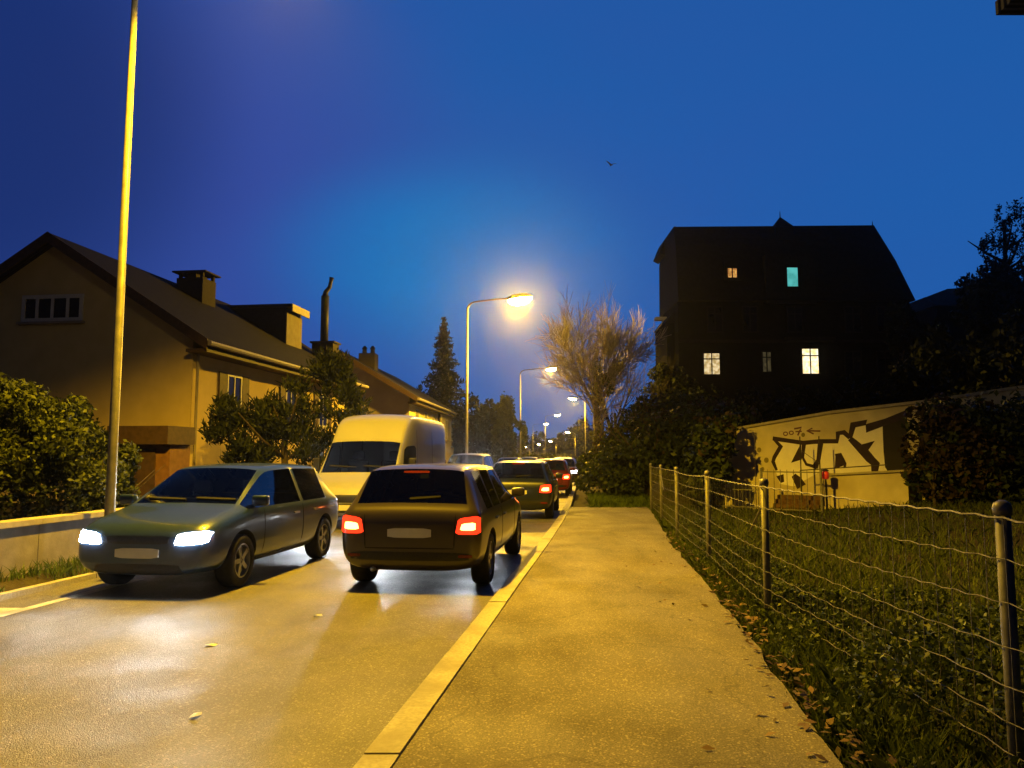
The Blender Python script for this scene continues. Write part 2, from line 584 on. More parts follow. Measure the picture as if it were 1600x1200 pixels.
def ground(x, y):
    if -20 < y < 400:
        re = redge(y)
    else:
        re = redge(max(-20, min(330, y)))
    le = re - RW
    wide = 0.0 if y < 60 else 6.0
    rr = (walk_r(y) if y < 23 else re + 0.2) + wide
    ll = le - wide
    n = noise.noise(Vector((x * 0.35, y * 0.35, 0))) * 0.05
    if x < ll:
        d = ll - x
        return -0.14 + 0.16 * sst(d, 0.05, 0.45) + n * sst(d, 1.5, 4) + 0.5 * sst(d, 10, 40)
    if x > rr:
        d = x - rr
        h = -0.14 + 0.14 * sst(d, 0.0, 0.4)
        h += n * sst(d, 0.6, 2)
        # the meadow rises to the right
        h += 0.42 * sst(x, 6.5, 10.5) * sst(y, 9, 17)
        s = -(Vector((x, y, 0)) - WA).dot(WN)     # distance behind the wall
        along = (Vector((x, y, 0)) - WA).dot(WD)
        up = 2.0 * sst(s, 0.5, 1.6) * sst(along, -2.5, 0.2)
        bank = 1.7 * sst(d, 1.2, 7.0) * sst(y, 24, 28)
        h += max(up, bank)
        h += 2.4 * sst(d, 8, 40) * sst(y, 22, 45)
        if y > 60:
            h += 3.0 * sst(d, 4, 60)
        return h
    return -0.14


# ------------------------------------------------------------------ terrain, road, pavement
def grid_coords(lo, hi, fine_lo, fine_hi, step, grow=1.35):
    out = list(np.arange(fine_lo, fine_hi + 1e-6, step))
    s = step
    v = out[-1]
    while v < hi:
        s *= grow
        v += s
        out.append(v)
    s = step
    v = out[0]
    pre = []
    while v > lo:
        s *= grow
        v -= s
        pre.append(v)
    return pre[::-1] + out


gx = grid_coords(-700, 700, -14, 20, 0.35)
gy = grid_coords(-60, 900, -5, 40, 0.4, 1.12)
vs = [(x, y, ground(x, y)) for y in gy for x in gx]
nx = len(gx)
fs = [(j * nx + i, j * nx + i + 1, (j + 1) * nx + i + 1, (j + 1) * nx + i) for j in range(len(gy) - 1) for i in range(nx - 1)]
tag(np_mesh('terrain', vs, fs, M_SOIL, smooth=True), kind='structure')


def strip(name, fa, fb, z, ys, mat, thick=0.0, nseg=1):
    mb = MB()
    vs = []
    for y in ys:
        for k in range(nseg + 1):
            t = k / nseg
            vs.append((fa(y) * (1 - t) + fb(y) * t, y, z))
    w = nseg + 1
    fs = [(j * w + k, j * w + k + 1, (j + 1) * w + k + 1, (j + 1) * w + k) for j in range(len(ys) - 1) for k in range(nseg)]
    mb.add(vs, fs)
    if thick:
        a = [(fa(y), y, z) for y in ys] + [(fa(y), y, z - thick) for y in ys]
        b = [(fb(y), y, z) for y in ys] + [(fb(y), y, z - thick) for y in ys]
        n = len(ys)
        mb.add(a, [(j, j + 1, n + j + 1, n + j) for j in range(n - 1)])
        mb.add(b, [(j, j + 1, n + j + 1, n + j) for j in range(n - 1)])
        mb.add([a[0], a[n], b[n], b[0]], [(0, 1, 2, 3)])
        mb.add([a[n - 1], a[2 * n - 1], b[2 * n - 1], b[n - 1]], [(0, 1, 2, 3)])
    o = mb.build(name, mat)
    return tag(o, kind='structure')


ys_all = list(np.arange(-8, 60, 1.0)) + list(np.arange(60, 331, 5.0))
ys_near = list(np.arange(-8, 60, 0.5))
strip('road', lambda y: ledge(y) - 0.02, lambda y: redge(y) - 0.18, RZ, ys_all, M_ROAD)
strip('gutter', lambda y: redge(y) - 0.58, lambda y: redge(y) - 0.19, RZ + 0.004, ys_near, M_GUTTER)
strip('pavement', lambda y: redge(y), lambda y: walk_r(y) + 0.06 * noise.noise(Vector((0, y * 1.7, 3))), 0.0,
      list(np.arange(-8, 22.6, 0.3)), M_WALK, thick=0.16)


def kerb(name, fx, side, y0, y1, z, w, length=2.0):
    mb = MB()
    y = y0
    while y < y1:
        e = min(y + length, y1) - random.uniform(0.008, 0.018)
        dz = random.uniform(-0.004, 0.004)
        xa, xb = fx(y), fx(e)
        mb.hexa([(xa, y, z - 0.2), (xa + w, y, z - 0.2), (xb + w, e, z - 0.2), (xb, e, z - 0.2)],
                [(xa + 0.015, y, z + dz), (xa + w - 0.005, y, z + dz), (xb + w - 0.005, e, z + dz), (xb + 0.015, e, z + dz)])
        y += length
    return tag(mb.build(name, M_KERB), kind='structure')


kerb('kerb', lambda y: redge(y) - 0.205, 1, -8, 90, 0.006, 0.2)
kerb('kerb', lambda y: ledge(y) - 0.13, -1, -8, 90, 0.0, 0.13)

# painted lines on the left side of the road
mb = MB()
ya, yb = -2.0, 9.9
n = 24
for j in range(n):
    y0 = ya + (yb - ya) * j / n
    y1 = ya + (yb - ya) * (j + 1) / n
    o0, o1 = 0.55, 0.67
    mb.add([(ledge(y0) + o0, y0, RZ + 0.005), (ledge(y0) + o1, y0, RZ + 0.005), (ledge(y1) + o1, y1, RZ + 0.005), (ledge(y1) + o0, y1, RZ + 0.005)], [(0, 1, 2, 3)])
y0 = 7.75
mb.add([(ledge(y0) + 0.06, y0, RZ + 0.005), (ledge(y0) + 0.545, y0, RZ + 0.005), (ledge(y0 + .3) + 0.545, y0 + 0.3, RZ + 0.005), (ledge(y0 + .3) + 0.06, y0 + 0.3, RZ + 0.005)], [(0, 1, 2, 3)])
tag(mb.build('road_marking', M_PAINT), kind='structure')

# distant hills
vs, fs = [], []
xs = np.linspace(-900, 900, 90)
for i, x in enumerate(xs):
    h = 9 + 6 * noise.noise(Vector((x * 0.006, 2.2, 0))) + 3 * noise.noise(Vector((x * 0.05, 0.2, 0)))
    h += 9 * sst(abs(x - 40), 60, 400)
    vs += [(x, 640, -2), (x, 700, h * 0.8), (x, 760, h)]
for i in range(len(xs) - 1):
    for k in range(2):
        fs.append((i * 3 + k, (i + 1) * 3 + k, (i + 1) * 3 + k + 1, i * 3 + k + 1))
tag(np_mesh('hills', vs, fs, M_HILL, smooth=True), kind='structure')


# ------------------------------------------------------------------ foliage helpers
def leaf_quads(c, size, up=0.3, aspect=0.55, normals=None, spread=1.0):
    """array of leaf diamonds at centres c; returns verts, faces"""
    c = np.asarray(c)
    n = len(c)
    a = rng.normal(size=(n, 3))
    if normals is not None:
        a = a * spread + normals
    a /= np.linalg.norm(a, axis=1)[:, None] + 1e-9
    b = rng.normal(size=(n, 3))
    b[:, 2] += up
    b -= a * (a * b).sum(1)[:, None]
    b /= np.linalg.norm(b, axis=1)[:, None] + 1e-9
    d = np.cross(a, b)
    s = size * rng.uniform(0.45, 1.35, n)[:, None]
    v = np.stack([c - b * s, c + d * s * aspect - b * s * 0.1 + a * s * 0.12, c + b * s, c - d * s * aspect - b * s * 0.1 + a * s * 0.12], 1)
    f = np.arange(n * 4).reshape(n, 4)
    return v.reshape(-1, 3), f


def blob_points(blobs, n, shell=0.55, gate=0.0, gscale=1.2):
    """points in the outer shell of ellipsoids (cx,cy,cz,rx,ry,rz), gaps by noise"""
    w = np.array([b[3] * b[4] + b[4] * b[5] + b[3] * b[5] for b in blobs])
    cnt = rng.multinomial(n, w / w.sum())
    out, nor = [], []
    for b, k in zip(blobs, cnt):
        d = rng.normal(size=(k, 3))
        d /= np.linalg.norm(d, axis=1)[:, None] + 1e-9
        r = rng.uniform(shell, 1.05, k)[:, None]
        p = np.array(b[:3]) + d * r * np.array(b[3:6])
        out.append(p)
        nor.append(d)
    p = np.concatenate(out)
    d = np.concatenate(nor)
    if gate > -1:
        g = np.array([noise.noise(Vector((q[0] * gscale, q[1] * gscale, q[2] * gscale))) for q in p])
        k = g > gate
        p, d = p[k], d[k]
    return p, d


def foliage(name, blobs, n, size, mat, parent, gate=-0.15, gscale=1.2, shell=0.5, zmin=None, aspect=0.55, up=0.3):
    p, d = blob_points(blobs, n, shell, gate, gscale)
    if zmin is not None:
        p = p[p[:, 2] > zmin]
        d = None
    v, f = leaf_quads(p, size, up, aspect, normals=None if d is None else d * 0.8)
    return np_mesh(name, v, f, mat, parent)


def lumpy(cx, cy, cz, rx, ry, rz, k, rmin=0.3, rmax=0.5):
    """blobs scattered over an ellipsoid, for an uneven outline"""
    bl = [(cx, cy, cz, rx * 0.75, ry * 0.75, rz * 0.75)]
    for _ in range(k):
        d = rng.normal(size=3)
        d /= np.linalg.norm(d)
        s = random.uniform(rmin, rmax)
        q = random.uniform(0.6, 0.85)
        bl.append((cx + d[0] * rx * q, cy + d[1] * ry * q, cz + d[2] * rz * q, rx * s, ry * s, rz * s))
    return bl


def trunk(parent, h, r, mat=M_BARK, limbs=5, spread=1.0, name='trunk', lh=0.45):
    mb = MB()
    pts = [(0, 0, -0.2), (0.03, 0.02, h * 0.3), (-0.04, 0.03, h * 0.6), (0.02, -0.03, h)]
    mb.tube(pts, [r * 1.3, r, r * 0.75, r * 0.3], 9)
    for k in range(limbs):
        a = 2 * PI * k / limbs + random.uniform(-.3, .3)
        z0 = h * random.uniform(lh, 0.85)
        L = spread * random.uniform(0.6, 1.1)
        mb.tube([(0, 0, z0), (math.cos(a) * L * .5, math.sin(a) * L * .5, z0 + L * .35), (math.cos(a) * L, math.sin(a) * L, z0 + L * .8)],
                [r * .45, r * .3, r * .1], 6)
    return mb.build(name, mat, parent, smooth=True)


def leafy(name, label, cat, loc, blobs, n, size, mat, th, tr, gate=-0.15, gscale=1.2, group=None, shell=0.5, spread=1.0, aspect=0.55, crown='crown'):
    t = thing(name, label, cat, loc, 0, group)
    trunk(t, th, tr, limbs=6, spread=spread)
    foliage(crown, blobs, n, size, mat, t, gate, gscale, shell, aspect=aspect)
    return t


def bare_tree(name, label, loc, h, mat, seed, levels=5, spread=0.5, lean=(0, 0), nb=4, group=None, tr=0.2, twigs=1.0, clear=0.35, rmin=0.006, squash=1.0):
    rs = random.Random(seed)
    t = thing(name, label, 'tree', loc, 0, group)
    tm = MB()
    bmx = MB()

    def grow(p, d, L, r, lev, target):
        pts = [p]
        q = p.copy()
        dd = d.copy()
        k = 4 if lev < 3 else 3
        for i in range(k):
            dd = (dd + Vector((rs.uniform(-1, 1), rs.uniform(-1, 1), rs.uniform(-.3, .7))) * 0.13).normalized()
            q = q + dd * L / k
            pts.append(q.copy())
        rad = [r * (1 - 0.55 * i / k) for i in range(k + 1)]
        target.tube(pts, rad, 8 if lev == 0 else (5 if lev < 3 else 3), cap=False)
        if lev >= levels:
            return
        m = nb if lev > 0 else nb + 3
        for j in range(int(m * (twigs if lev >= 2 else 1))):
            f = rs.uniform(clear if lev == 0 else 0.2, 1.0)
            i = min(k - 1, int(f * k))
            b = pts[i].lerp(pts[i + 1], f * k - i)
            base = (pts[i + 1] - pts[i]).normalized()
            side = Vector((rs.gauss(0, 1), rs.gauss(0, 1), rs.gauss(0, .6)))
            side = (side - base * side.dot(base)).normalized()
            nd = (base + side * rs.uniform(0.5, 1.0) * spread * 1.6 + Vector((lean[0], lean[1], 0.22))).normalized()
            grow(b, nd, L * rs.uniform(0.5, 0.72), max(rmin, rad[i] * rs.uniform(.4, .58)), lev + 1, bmx)

    grow(Vector((0, 0, -0.3)), Vector((lean[0] * .3, lean[1] * .3, 1)).normalized(), h * 0.5, tr, 0, tm)
    if squash != 1.0:
        bmx.v = [(x * squash if x < 0 else x * 0.66, y, z) for x, y, z in bmx.v]
    tm.build('trunk', mat, t, smooth=True)
    bmx.build('crown', mat, t)
    return t


def spruce(name, label, loc, h, rad, mat, n=26, group=None):
    t = thing(name, label, 'tree', loc, 0, group)
    MB().tube([(0, 0, -.3), (0, 0, h * .6), (0, 0, h)], [h * .018, h * .012, 0.02], 7).build('trunk', M_BARK, t)
    C, S = [], []
    for i in range(n):
        fz = i / (n - 1)
        z = h * (0.08 + 0.91 * fz)
        rr = rad * (1 - fz) ** 0.8 * random.uniform(.75, 1.15) + 0.12
        nbr = int(14 + 22 * (1 - fz))
        for k in range(nbr):
            a = random.uniform(0, 2 * PI)
            L = rr * random.uniform(.6, 1.12)
            m = max(3, int(L * 14))
            for j in range(m):
                s = (j + random.random()) / m
                w = 0.10 + 0.22 * L * .35 * (1 - s)
                C.append((math.cos(a) * L * s + random.gauss(0, w * .6), math.sin(a) * L * s + random.gauss(0, w * .6),
                          z - L * s * 0.28 + 0.12 * L * s * s + random.gauss(0, .07)))
    v, f = leaf_quads(np.array(C), 0.16 + h * 0.006, -0.8, 0.3)
    np_mesh('crown', v, f, mat, t)
    return t


def blades(name, pts, h, w, mat, lean=0.5, parent=None):
    pts = np.asarray(pts, dtype=float)
    n = len(pts)
    a = rng.uniform(0, 2 * PI, n)
    hh = h * rng.uniform(0.5, 1.3, n)
    l = rng.normal(0, lean, (n, 2)) * hh[:, None]
    dx = np.stack([np.cos(a), np.sin(a), np.zeros(n)], 1) * w * 0.5
    tip = pts + np.stack([l[:, 0], l[:, 1], hh], 1)
    mid = pts + np.stack([l[:, 0] * .3, l[:, 1] * .3, hh * .6], 1)
    v = np.stack([pts - dx, pts + dx, mid + dx * .8, tip, mid - dx * .8], 1).reshape(-1, 3)
    f = np.arange(n * 5).reshape(n, 5)
    return np_mesh(name, v, f, mat, parent)


# ------------------------------------------------------------------ grass and ground cover
def on_ground(xy, dz=0.0):
    return np.array([(x, y, ground(x, y) + dz) for x, y in xy])


def in_meadow(x, y):
    if x < walk_r(y) + 0.12:
        return False
    s = -(Vector((x, y, 0)) - WA).dot(WN)
    if s > -0.5 and x > 5.2:
        return False
    return True


pts = []
while len(pts) < 52000:
    y = 2.4 + 20.5 * random.random() ** 1.35
    x = walk_r(y) + random.random() ** 1.2 * (4 + y * 0.6)
    if in_meadow(x, y) and noise.noise(Vector((x * 0.6, y * 0.6, 5))) > random.uniform(-.7, .05) - 0.1:
        pts.append((x, y))
for _ in range(9000):
    y = 2.6 + 19.5 * random.random() ** 1.2
    pts.append((walk_r(y) + 0.02 + abs(random.gauss(0, 0.35)), y))
tag(blades('meadow_grass', on_ground(pts, -0.02), 0.15, 0.011, L_GRASS, 0.45), 'rough unmown grass of the meadow behind the wire fence', 'grass', kind='stuff')

# leafy ground cover along the fence, thickest near the viewer
C = []
while len(C) < 56000:
    y = 1.6 + 15.5 * random.random() ** 1.7
    near = sst(9 - y, 0, 5)
    x = walk_r(y) + 0.02 + random.random() * (1.0 + 3.2 * near)
    nz = noise.noise(Vector((x * 1.7, y * 1.7, 9)))
    if nz < -0.28 + 0.25 * (1 - near):
        continue
    d = x - walk_r(y)
    hmax = (0.10 + 0.34 * max(0, nz + 0.28)) * sst(d, 0.0, 0.5) * (0.45 + 0.8 * near) + 0.03
    C.append((x, y, ground(x, y) + hmax * random.random() ** 0.6))
v, f = leaf_quads(np.array(C), 0.023, 0.1, 0.6, normals=np.tile([0, -0.2, 0.7], (len(C), 1)))
tag(np_mesh('ground_cover', v, f, L_COVER), 'dark leafy ground cover spilling from the fence to the pavement edge', 'ground cover', kind='stuff')

C = []
for _ in range(650):
    y = 2.4 + 13 * random.random() ** 2.2
    d = random.gauss(0.10, 0.10)
    x = walk_r(y) + d
    C.append((x, y, max(0.012, ground(x, y) + 0.03) + random.random() ** 3 * 0.05))
for _ in range(50):
    y = 2.4 + 12 * random.random()
    x = walk_r(y) - abs(random.gauss(0, 0.5))
    if x > redge(y) + 0.1:
        C.append((x, y, 0.012))
v, f = leaf_quads(np.array(C), 0.034, 0.0, 0.5, normals=np.tile([0, 0, 2.6], (len(C), 1)), spread=0.6)
tag(np_mesh('fallen_leaves', v, f, L_DEAD), 'dry brown fallen leaves littering the right edge of the pavement', 'fallen leaves', kind='stuff')

# bright grass patch where the pavement ends
pts = []
for _ in range(9000):
    y = random.uniform(22.4, 27.5)
    x = redge(y) + 0.55 + random.random() * 1.9
    pts.append((x, y))
tag(blades('verge_grass', on_ground(pts), 0.22, 0.016, L_GRASSG, 0.4), 'fresh green grass patch below the ivy hedge at the pavement end', 'grass', kind='stuff')
# weeds on the left verge
pts = []
for _ in range(3800):
    y = random.uniform(5.5, 18)
    x = ledge(y) - 0.16 - random.random() * 0.5
    if noise.noise(Vector((x * 2, y * 1.3, 1))) > -0.15:
        pts.append((x, y))
tag(blades('verge_weeds', on_ground(pts), 0.15, 0.014, L_GRASSG, 0.6), 'low green weeds in the strip between the left kerb and garden wall', 'weeds', kind='stuff')

# pale leaves lying on the road
for (px, py, lab) in ((330, 1000, 'small pale leaf lying alone in the middle of the near lane'),
                      (497, 956, 'small pale leaf lying on the glistening road behind the dark wagon'),
                      (306, 1104, 'small pale leaf on the road nearest the bottom of the picture')):
    y = (1.5 - RZ) * F / (py - 712)
    p = P(px, py, y)
    mb = MB()
    r0 = 0.045
    ring = [(math.cos(a) * r0 * (1.3 if k % 2 else 0.9), math.sin(a) * r0 * 0.55 * (1.2 if k % 3 else .8), 0.006 + 0.006 * math.sin(a * 2)) for k, a in enumerate(np.linspace(0, 2 * PI, 11)[:-1])]
    mb.add([(0, 0, 0.016)] + ring, [(0, i + 1, (i + 1) % 10 + 1) for i in range(10)])
    o = mb.build('fallen_leaf', M_PLATE)
    o.location = (p.x, p.y, RZ + 0.004)
    o.rotation_euler = (0, 0, px)
    tag(o, lab, 'leaf', 'pale leaves on the road')


# ------------------------------------------------------------------ street lamps
LAMPC = (1.0, 0.555, 0.008)


def street_lamp(base, headp, label, power=8000, r=0.075, light=True, spot=164, blend=0.55, tilt=0.0, roll=0.0, big=1.5, lens=None):
    b = Vector(base)
    h = Vector(headp)
    t = thing('street_lamp', label, 'street lamp', b, 0, 'street lamps along the road')
    d = h - b
    hz = Vector((d.x, d.y, 0))
    L = hz.length
    hd = hz.normalized()
    H = d.z
    zb = H - 0.62
    MB().tube([(0, 0, -0.1), (0, 0, 0.02), (0, 0, 1.2), (0, 0, zb)], [r * 1.25, r * 1.25, r * 1.1, r * 0.68], 14).build('pole', M_POLE, t, smooth=True)
    arm = MB()
    pts = []
    rc = min(0.55, L * .4)
    for k in range(9):
        a = PI / 2 * k / 8 * 0.86
        pts.append(Vector((0, 0, zb)) + hd * (rc * (1 - math.cos(a))) + Vector((0, 0, rc * math.sin(a) * 0.8)))
    e = hd * (L - 0.28) + Vector((0, 0, H + 0.02))
    pts.append(pts[-1].lerp(e, 0.5) + Vector((0, 0, 0.02)))
    pts.append(e)
    arm.tube(pts, [r * 0.66] * 6 + [r * .55] * 5, 10)
    arm.build('arm', M_POLE, t, smooth=True)
    # luminaire: flattened shell with a drop lens underneath
    ang = math.atan2(hd.y, hd.x)
    M0 = Matrix.Translation(hd * L + Vector((0, 0, H))) @ Matrix.Rotation(ang, 4, 'Z') @ Matrix.Rotation(R(-8), 4, 'Y')
    Ms = M0 @ Matrix.Diagonal((1.9 * big, big, big, 1.0))
    hd_o = MB().lathe([(0.02, 0.15), (0.12, 0.13), (0.19, 0.08), (0.215, 0.0), (0.20, -0.015)], 20, Ms).build('lamp_head', M_HEAD, t, smooth=True)
    MB().lathe([(0.195, -0.018), (0.19, -0.07), (0.15, -0.15), (0.08, -0.20), (0.01, -0.21)], 20, Ms).build('lens', lens or M_LENS, hd_o, smooth=True)
    if light:
        ld = bpy.data.lights.new('lamp_light', 'SPOT')
        ld.energy = power
        ld.color = LAMPC
        ld.spot_size = R(spot)
        ld.spot_blend = blend
        ld.shadow_soft_size = 0.12
        lo = bpy.data.objects.new('lamp_light', ld)
        COL.objects.link(lo)
        lo.parent = t
        lo.location = hd * L + Vector((0, 0, H - 0.21 * big - 0.15))
        lo.rotation_euler = (R(tilt), R(roll), 0)
    return t


def gp(px, y, dz=0.0):
    """ground point below pixel column px at distance y"""
    p = P(px, 712, y)
    return Vector((p.x, y, dz))


def lamp_at(pole_px, head_px, head_py, y, label, **kw):
    b = gp(pole_px, y)
    if pole_px < head_px:
        b.x = min(b.x, ledge(y) - 0.22)
    h = P(head_px, head_py, y)
    street_lamp(b, h, label, **kw)


street_lamp((-5.64, 10.8, 0.0), (-3.37, 10.6, 9.7), 'tall grey street lamp pole in the left verge, the nearest, its head above the frame', power=13300, spot=128, blend=0.45, tilt=12, r=0.06)
lamp_at(741, 812, 466, 40, 'lit street lamp with a curved arm, brightest in the sky over the road', power=15000, spot=176, blend=0.2, tilt=-16, roll=8, big=1.75, lens=M_LENSB)
lamp_at(813, 862, 575, 71.7, 'lit street lamp behind the brightest one, its head beside the bare twiggy tree', power=10000, spot=180, blend=0.15)
lamp_at(915, 895, 622, 106, 'lit yellow street lamp glowing through the edge of the bare twigs', power=9000, spot=180, blend=.15)
lamp_at(852, 871, 648, 150, 'small lit street lamp, the higher of the two in the gap of blue sky', power=8000)
lamp_at(836, 853, 662, 192, 'small lit street lamp, the lower of the two in the gap of blue sky', power=8000)
lamp_at(899, 887, 675, 190, 'small lit street lamp against the dark trees right of the sky gap', power=7000)
lamp_at(869, 860, 689, 245, 'tiny lit street lamp low over the far road, right of three', power=7000)
lamp_at(850, 842, 694, 290, 'tiny lit street lamp low over the far road, middle of three', power=7000)
lamp_at(828, 821, 698, 325, 'tiny lit street lamp low over the far road, left of three', power=7000)


# ------------------------------------------------------------------ houses
def window(parent, M, w, h, lit=None, cols=2, frame=M_WFRAME, pane=M_PANE, sill=True, bar=0.05, rail=False, depth=0.05, name='window'):
    """window on a wall; M maps local (x right, y out of the wall, z up, origin at bottom centre)"""
    fr = MB()
    b = bar + 0.02
    fr.box(-w / 2, -w / 2 + b, 0, depth, 0, h, M)
    fr.box(w / 2 - b, w / 2, 0, depth, 0, h, M)
    fr.box(-w / 2 + b, w / 2 - b, 0, depth, 0, b, M)
    fr.box(-w / 2 + b, w / 2 - b, 0, depth, h - b, h, M)
    for k in range(1, cols):
        x = -w / 2 + w * k / cols
        fr.box(x - bar / 2, x + bar / 2, 0, depth - 0.008, b, h - b, M)
    if rail:
        fr.box(-w / 2 + b, w / 2 - b, 0, depth - 0.012, h * 0.68, h * 0.68 + bar, M)
    o = fr.build(name, frame, parent)
    MB().box(-w / 2 + b, w / 2 - b, 0.004, 0.02, b, h - b, M).build('pane', lit or pane, o)
    if sill:
        MB().box(-w / 2 - 0.08, w / 2 + 0.08, 0, 0.14, -0.07, -0.002, M).build('sill', M_TRIM, o)
    return o


def face_front(x, z):      # wall facing -Y (towards the viewer) at local y=0
    return Matrix.Translation((x, 0, z)) @ Matrix.Rotation(PI, 4, 'Z')


def face_right(y, z, x=0.0):      # wall facing +X at local x
    return Matrix.Translation((x, y, z)) @ Matrix.Rotation(-PI / 2, 4, 'Z')


def gable_house(name, label, loc, rz, W, L, eave, ridge, mats, ovg=0.45, ove=0.7, base=-0.6, soffit=M_WOODD):
    """origin at the near right corner; x runs to the left as negative, y along the road"""
    t = thing(name, label, 'house', loc, rz)
    wall, roof = mats
    MB().prism([(-W, base), (0, base), (0, eave), (-W / 2, ridge), (-W, eave)], 0, L).build('wall', wall, t)
    s = (ridge - eave) / (W / 2)
    th = 0.20
    rf = MB()
    for sg in (1, -1):
        def X(x):
            return -W / 2 + sg * x
        e = W / 2 + ove
        ze = ridge - s * e
        poly = [(X(0), ridge + 0.02), (X(e), ze + 0.02), (X(e), ze + 0.02 + th), (X(0), ridge + 0.02 + th)]
        rf.prism(poly, -ovg, L + ovg)
    ro = rf.build('roof', roof, t)
    # eave boards and gutters
    for sg, X0 in ((1, 0), (-1, -W)):
        xe = X0 + sg * ove
        ze = eave - s * ove
        sb = MB()
        a, b = sorted((X0 + sg * 0.004, xe - sg * 0.03))
        sb.box(a, b, -ovg * .9, L + ovg * .9, ze - 0.16, ze - 0.06)
        sb.build('soffit', soffit, ro)
        g = MB()
        g.tube([(xe + sg * 0.07, -ovg, ze + 0.09), (xe + sg * 0.07, L + ovg, ze + 0.09)], 0.085, 8)
        g.build('gutter', M_TRIM, ro)
    return t, ro, s


# -- ochre house on the left
H1 = P(295, 712, 23.0)
h1, h1roof, s1 = gable_house('house', 'ochre plastered house with dark gable roof on the left, nearest house', (H1.x, 23.0, 0), -R(7.4), 9.4, 14.0, 5.2, 8.2, (M_PLASTER, M_ROOF))
# barge boards
mb = MB()
for sg in (1, -1):
    e = 4.7 + 0.72
    z0, z1 = 8.2, 8.2 - s1 * e
    mb.prism([(-4.7, z0 - 0.1), (-4.7 + sg * e, z1 - 0.1), (-4.7 + sg * e, z1 + 0.24), (-4.7, z0 + 0.24)], -0.49, -0.452)
mb.build('barge_board', M_WOODD, h1roof)
# ribbon window in the gable: four panes
window(h1, face_front(-4.75, 5.68), 2.1, 0.86, cols=4, bar=0.10, depth=0.05)
# windows to the road, with shutters
for y, z in ((2.6, 2.75), (7.2, 2.75), (10.6, 2.75)):
    w = window(h1, face_right(y, z), 1.0, 1.45, cols=2)
    for sd in (-1, 1):
        MB().box(-0.24, 0.24, 0, 0.05, -0.02, 1.47, face_right(y + sd * 0.78, z)).build('shutter', M_WOODD, w)
# chimney with a slab lid on short legs
cz = 7.6
ch = MB().box(-4.25, -3.15, 5.9, 6.9, cz - 0.8, 8.45).build('chimney', M_BRICKD, h1roof)
mb = MB()
for x in (-4.2, -3.3):
    for y in (5.95, 6.75):
        mb.box(x, x + 0.12, y, y + 0.12, 8.45, 8.66)
mb.box(-3.9, -3.5, 6.0, 6.8, 8.45, 8.66)
mb.box(-4.4, -3.0, 5.8, 7.0, 8.66, 8.72)
mb.build('chimney_cap', M_BRICKD, ch)
# dormer: dark side cheek, pale front
dm = MB().prism([(-4.6, 7.6), (-1.55, 6.0), (-1.55, 8.02), (-4.6, 8.1)], 10.0, 11.7).build('dormer', M_METALD, h1roof)
MB().box(-1.55, -1.50, 10.02, 11.68, 6.15, 7.8).build('dormer_front', M_DORM, dm)
MB().box(-4.7, -1.25, 9.9, 11.8, 8.02, 8.16).build('dormer_roof', M_METALD, dm)
MB().box(-1.25, -1.19, 9.9, 11.8, 7.82, 8.15).build('fascia', M_TRIM, dm)
# second chimney block with a tall black flue and bent cowl
c2 = MB().box(-1.5, -0.45, 12.9, 13.7, 5.0, 6.85).build('chimney', M_BRICKD, h1roof)
MB().box(-1.58, -0.37, 12.82, 13.78, 6.85, 6.93).build('chimney_cap', M_BRICKD, c2)
fl = MB()
fl.tube([(-1.05, 13.3, 6.9), (-1.05, 13.3, 9.2)], 0.19, 12)
fl.tube([(-1.05, 13.3, 9.2), (-1.02, 13.3, 9.4), (-.84, 13.3, 9.62), (-.78, 13.3, 9.9), (-.74, 13.3, 10.1)], [.15, .12, .10, .09, .12], 10)
fl.build('flue', M_METALD, c2, smooth=True)
# downpipe
MB().tube([(0.09, 0.15, 4.7), (0.09, 0.15, -0.3)], 0.045, 8).build('downpipe', M_TRIM, h1)

# shed / porch in front of the gable
sp = P(228, 712, 21.9)
sh = thing('shed', 'low brown shed with a thick dark flat roof against the ochre gable', 'shed', (sp.x, 21.6, 0), -R(7.4))
MB().box(-0.85, 0.72, 0.25, 1.3, -0.2, 1.82).build('wall', M_WOODB, sh)
MB().box(-1.0, 0.85, -0.1, 1.32, 1.82, 2.34).build('roof', M_WOODD, sh)
MB().box(-0.5, 0.3, 0.2, 0.25, -0.1, 1.7).build('door', M_WOODD, sh)

# -- second house
H2 = P(638, 712, 43.0)
h2, h2roof, s2 = gable_house('house', 'pinkish gabled house behind the pine shrub with a yellow lit street side', (H2.x, 43.0, 0), -R(3.6), 9.3, 17.5, 4.9, 7.6, (M_PLASTERP, M_ROOF), ove=0.55)
MB().box(0.002, 0.03, 0.0, 10.0, -0.5, 4.72).build('street_wall', M_PLASTERLIT, h2)  # same house, its lamplit side coloured yellow instead of pinkish
MB().box(0.002, 0.25, 10.3, 17.5, -0.5, 4.66).build('street_wall', M_PLASTERLIT, h2)
for y in (2.2, 5.2, 8.0):
    w = window(h2, face_right(y, 3.0, 0.03), 1.05, 1.25, cols=2)
for y in (12.4, 15.3):
    w = window(h2, face_right(y, 2.6, 0.25), 1.0, 1.5, cols=2)
for y in (2.2, 5.2, 8.0):
    window(h2, face_right(y, 0.5, 0.03), 1.05, 1.4, cols=2)
MB().tube([(0.12, 10.15, 4.5), (0.12, 10.15, -0.3)], 0.06, 8).build('downpipe', M_WOODD, h2)
mb = MB()
for sg in (1, -1):
    e = 4.65 + 0.56
    mb.prism([(-4.65, 7.6 - .08), (-4.65 + sg * e, 7.6 - s2 * e - .08), (-4.65 + sg * e, 7.6 - s2 * e + .24), (-4.65, 7.6 + .24)], -0.49, -0.452)
mb.build('barge_board', M_WOODD, h2roof)
c = MB().box(-3.75, -2.75, 3.0, 3.9, 6.0, 7.75).build('chimney', M_BRICKD, h2roof)
mb = MB()
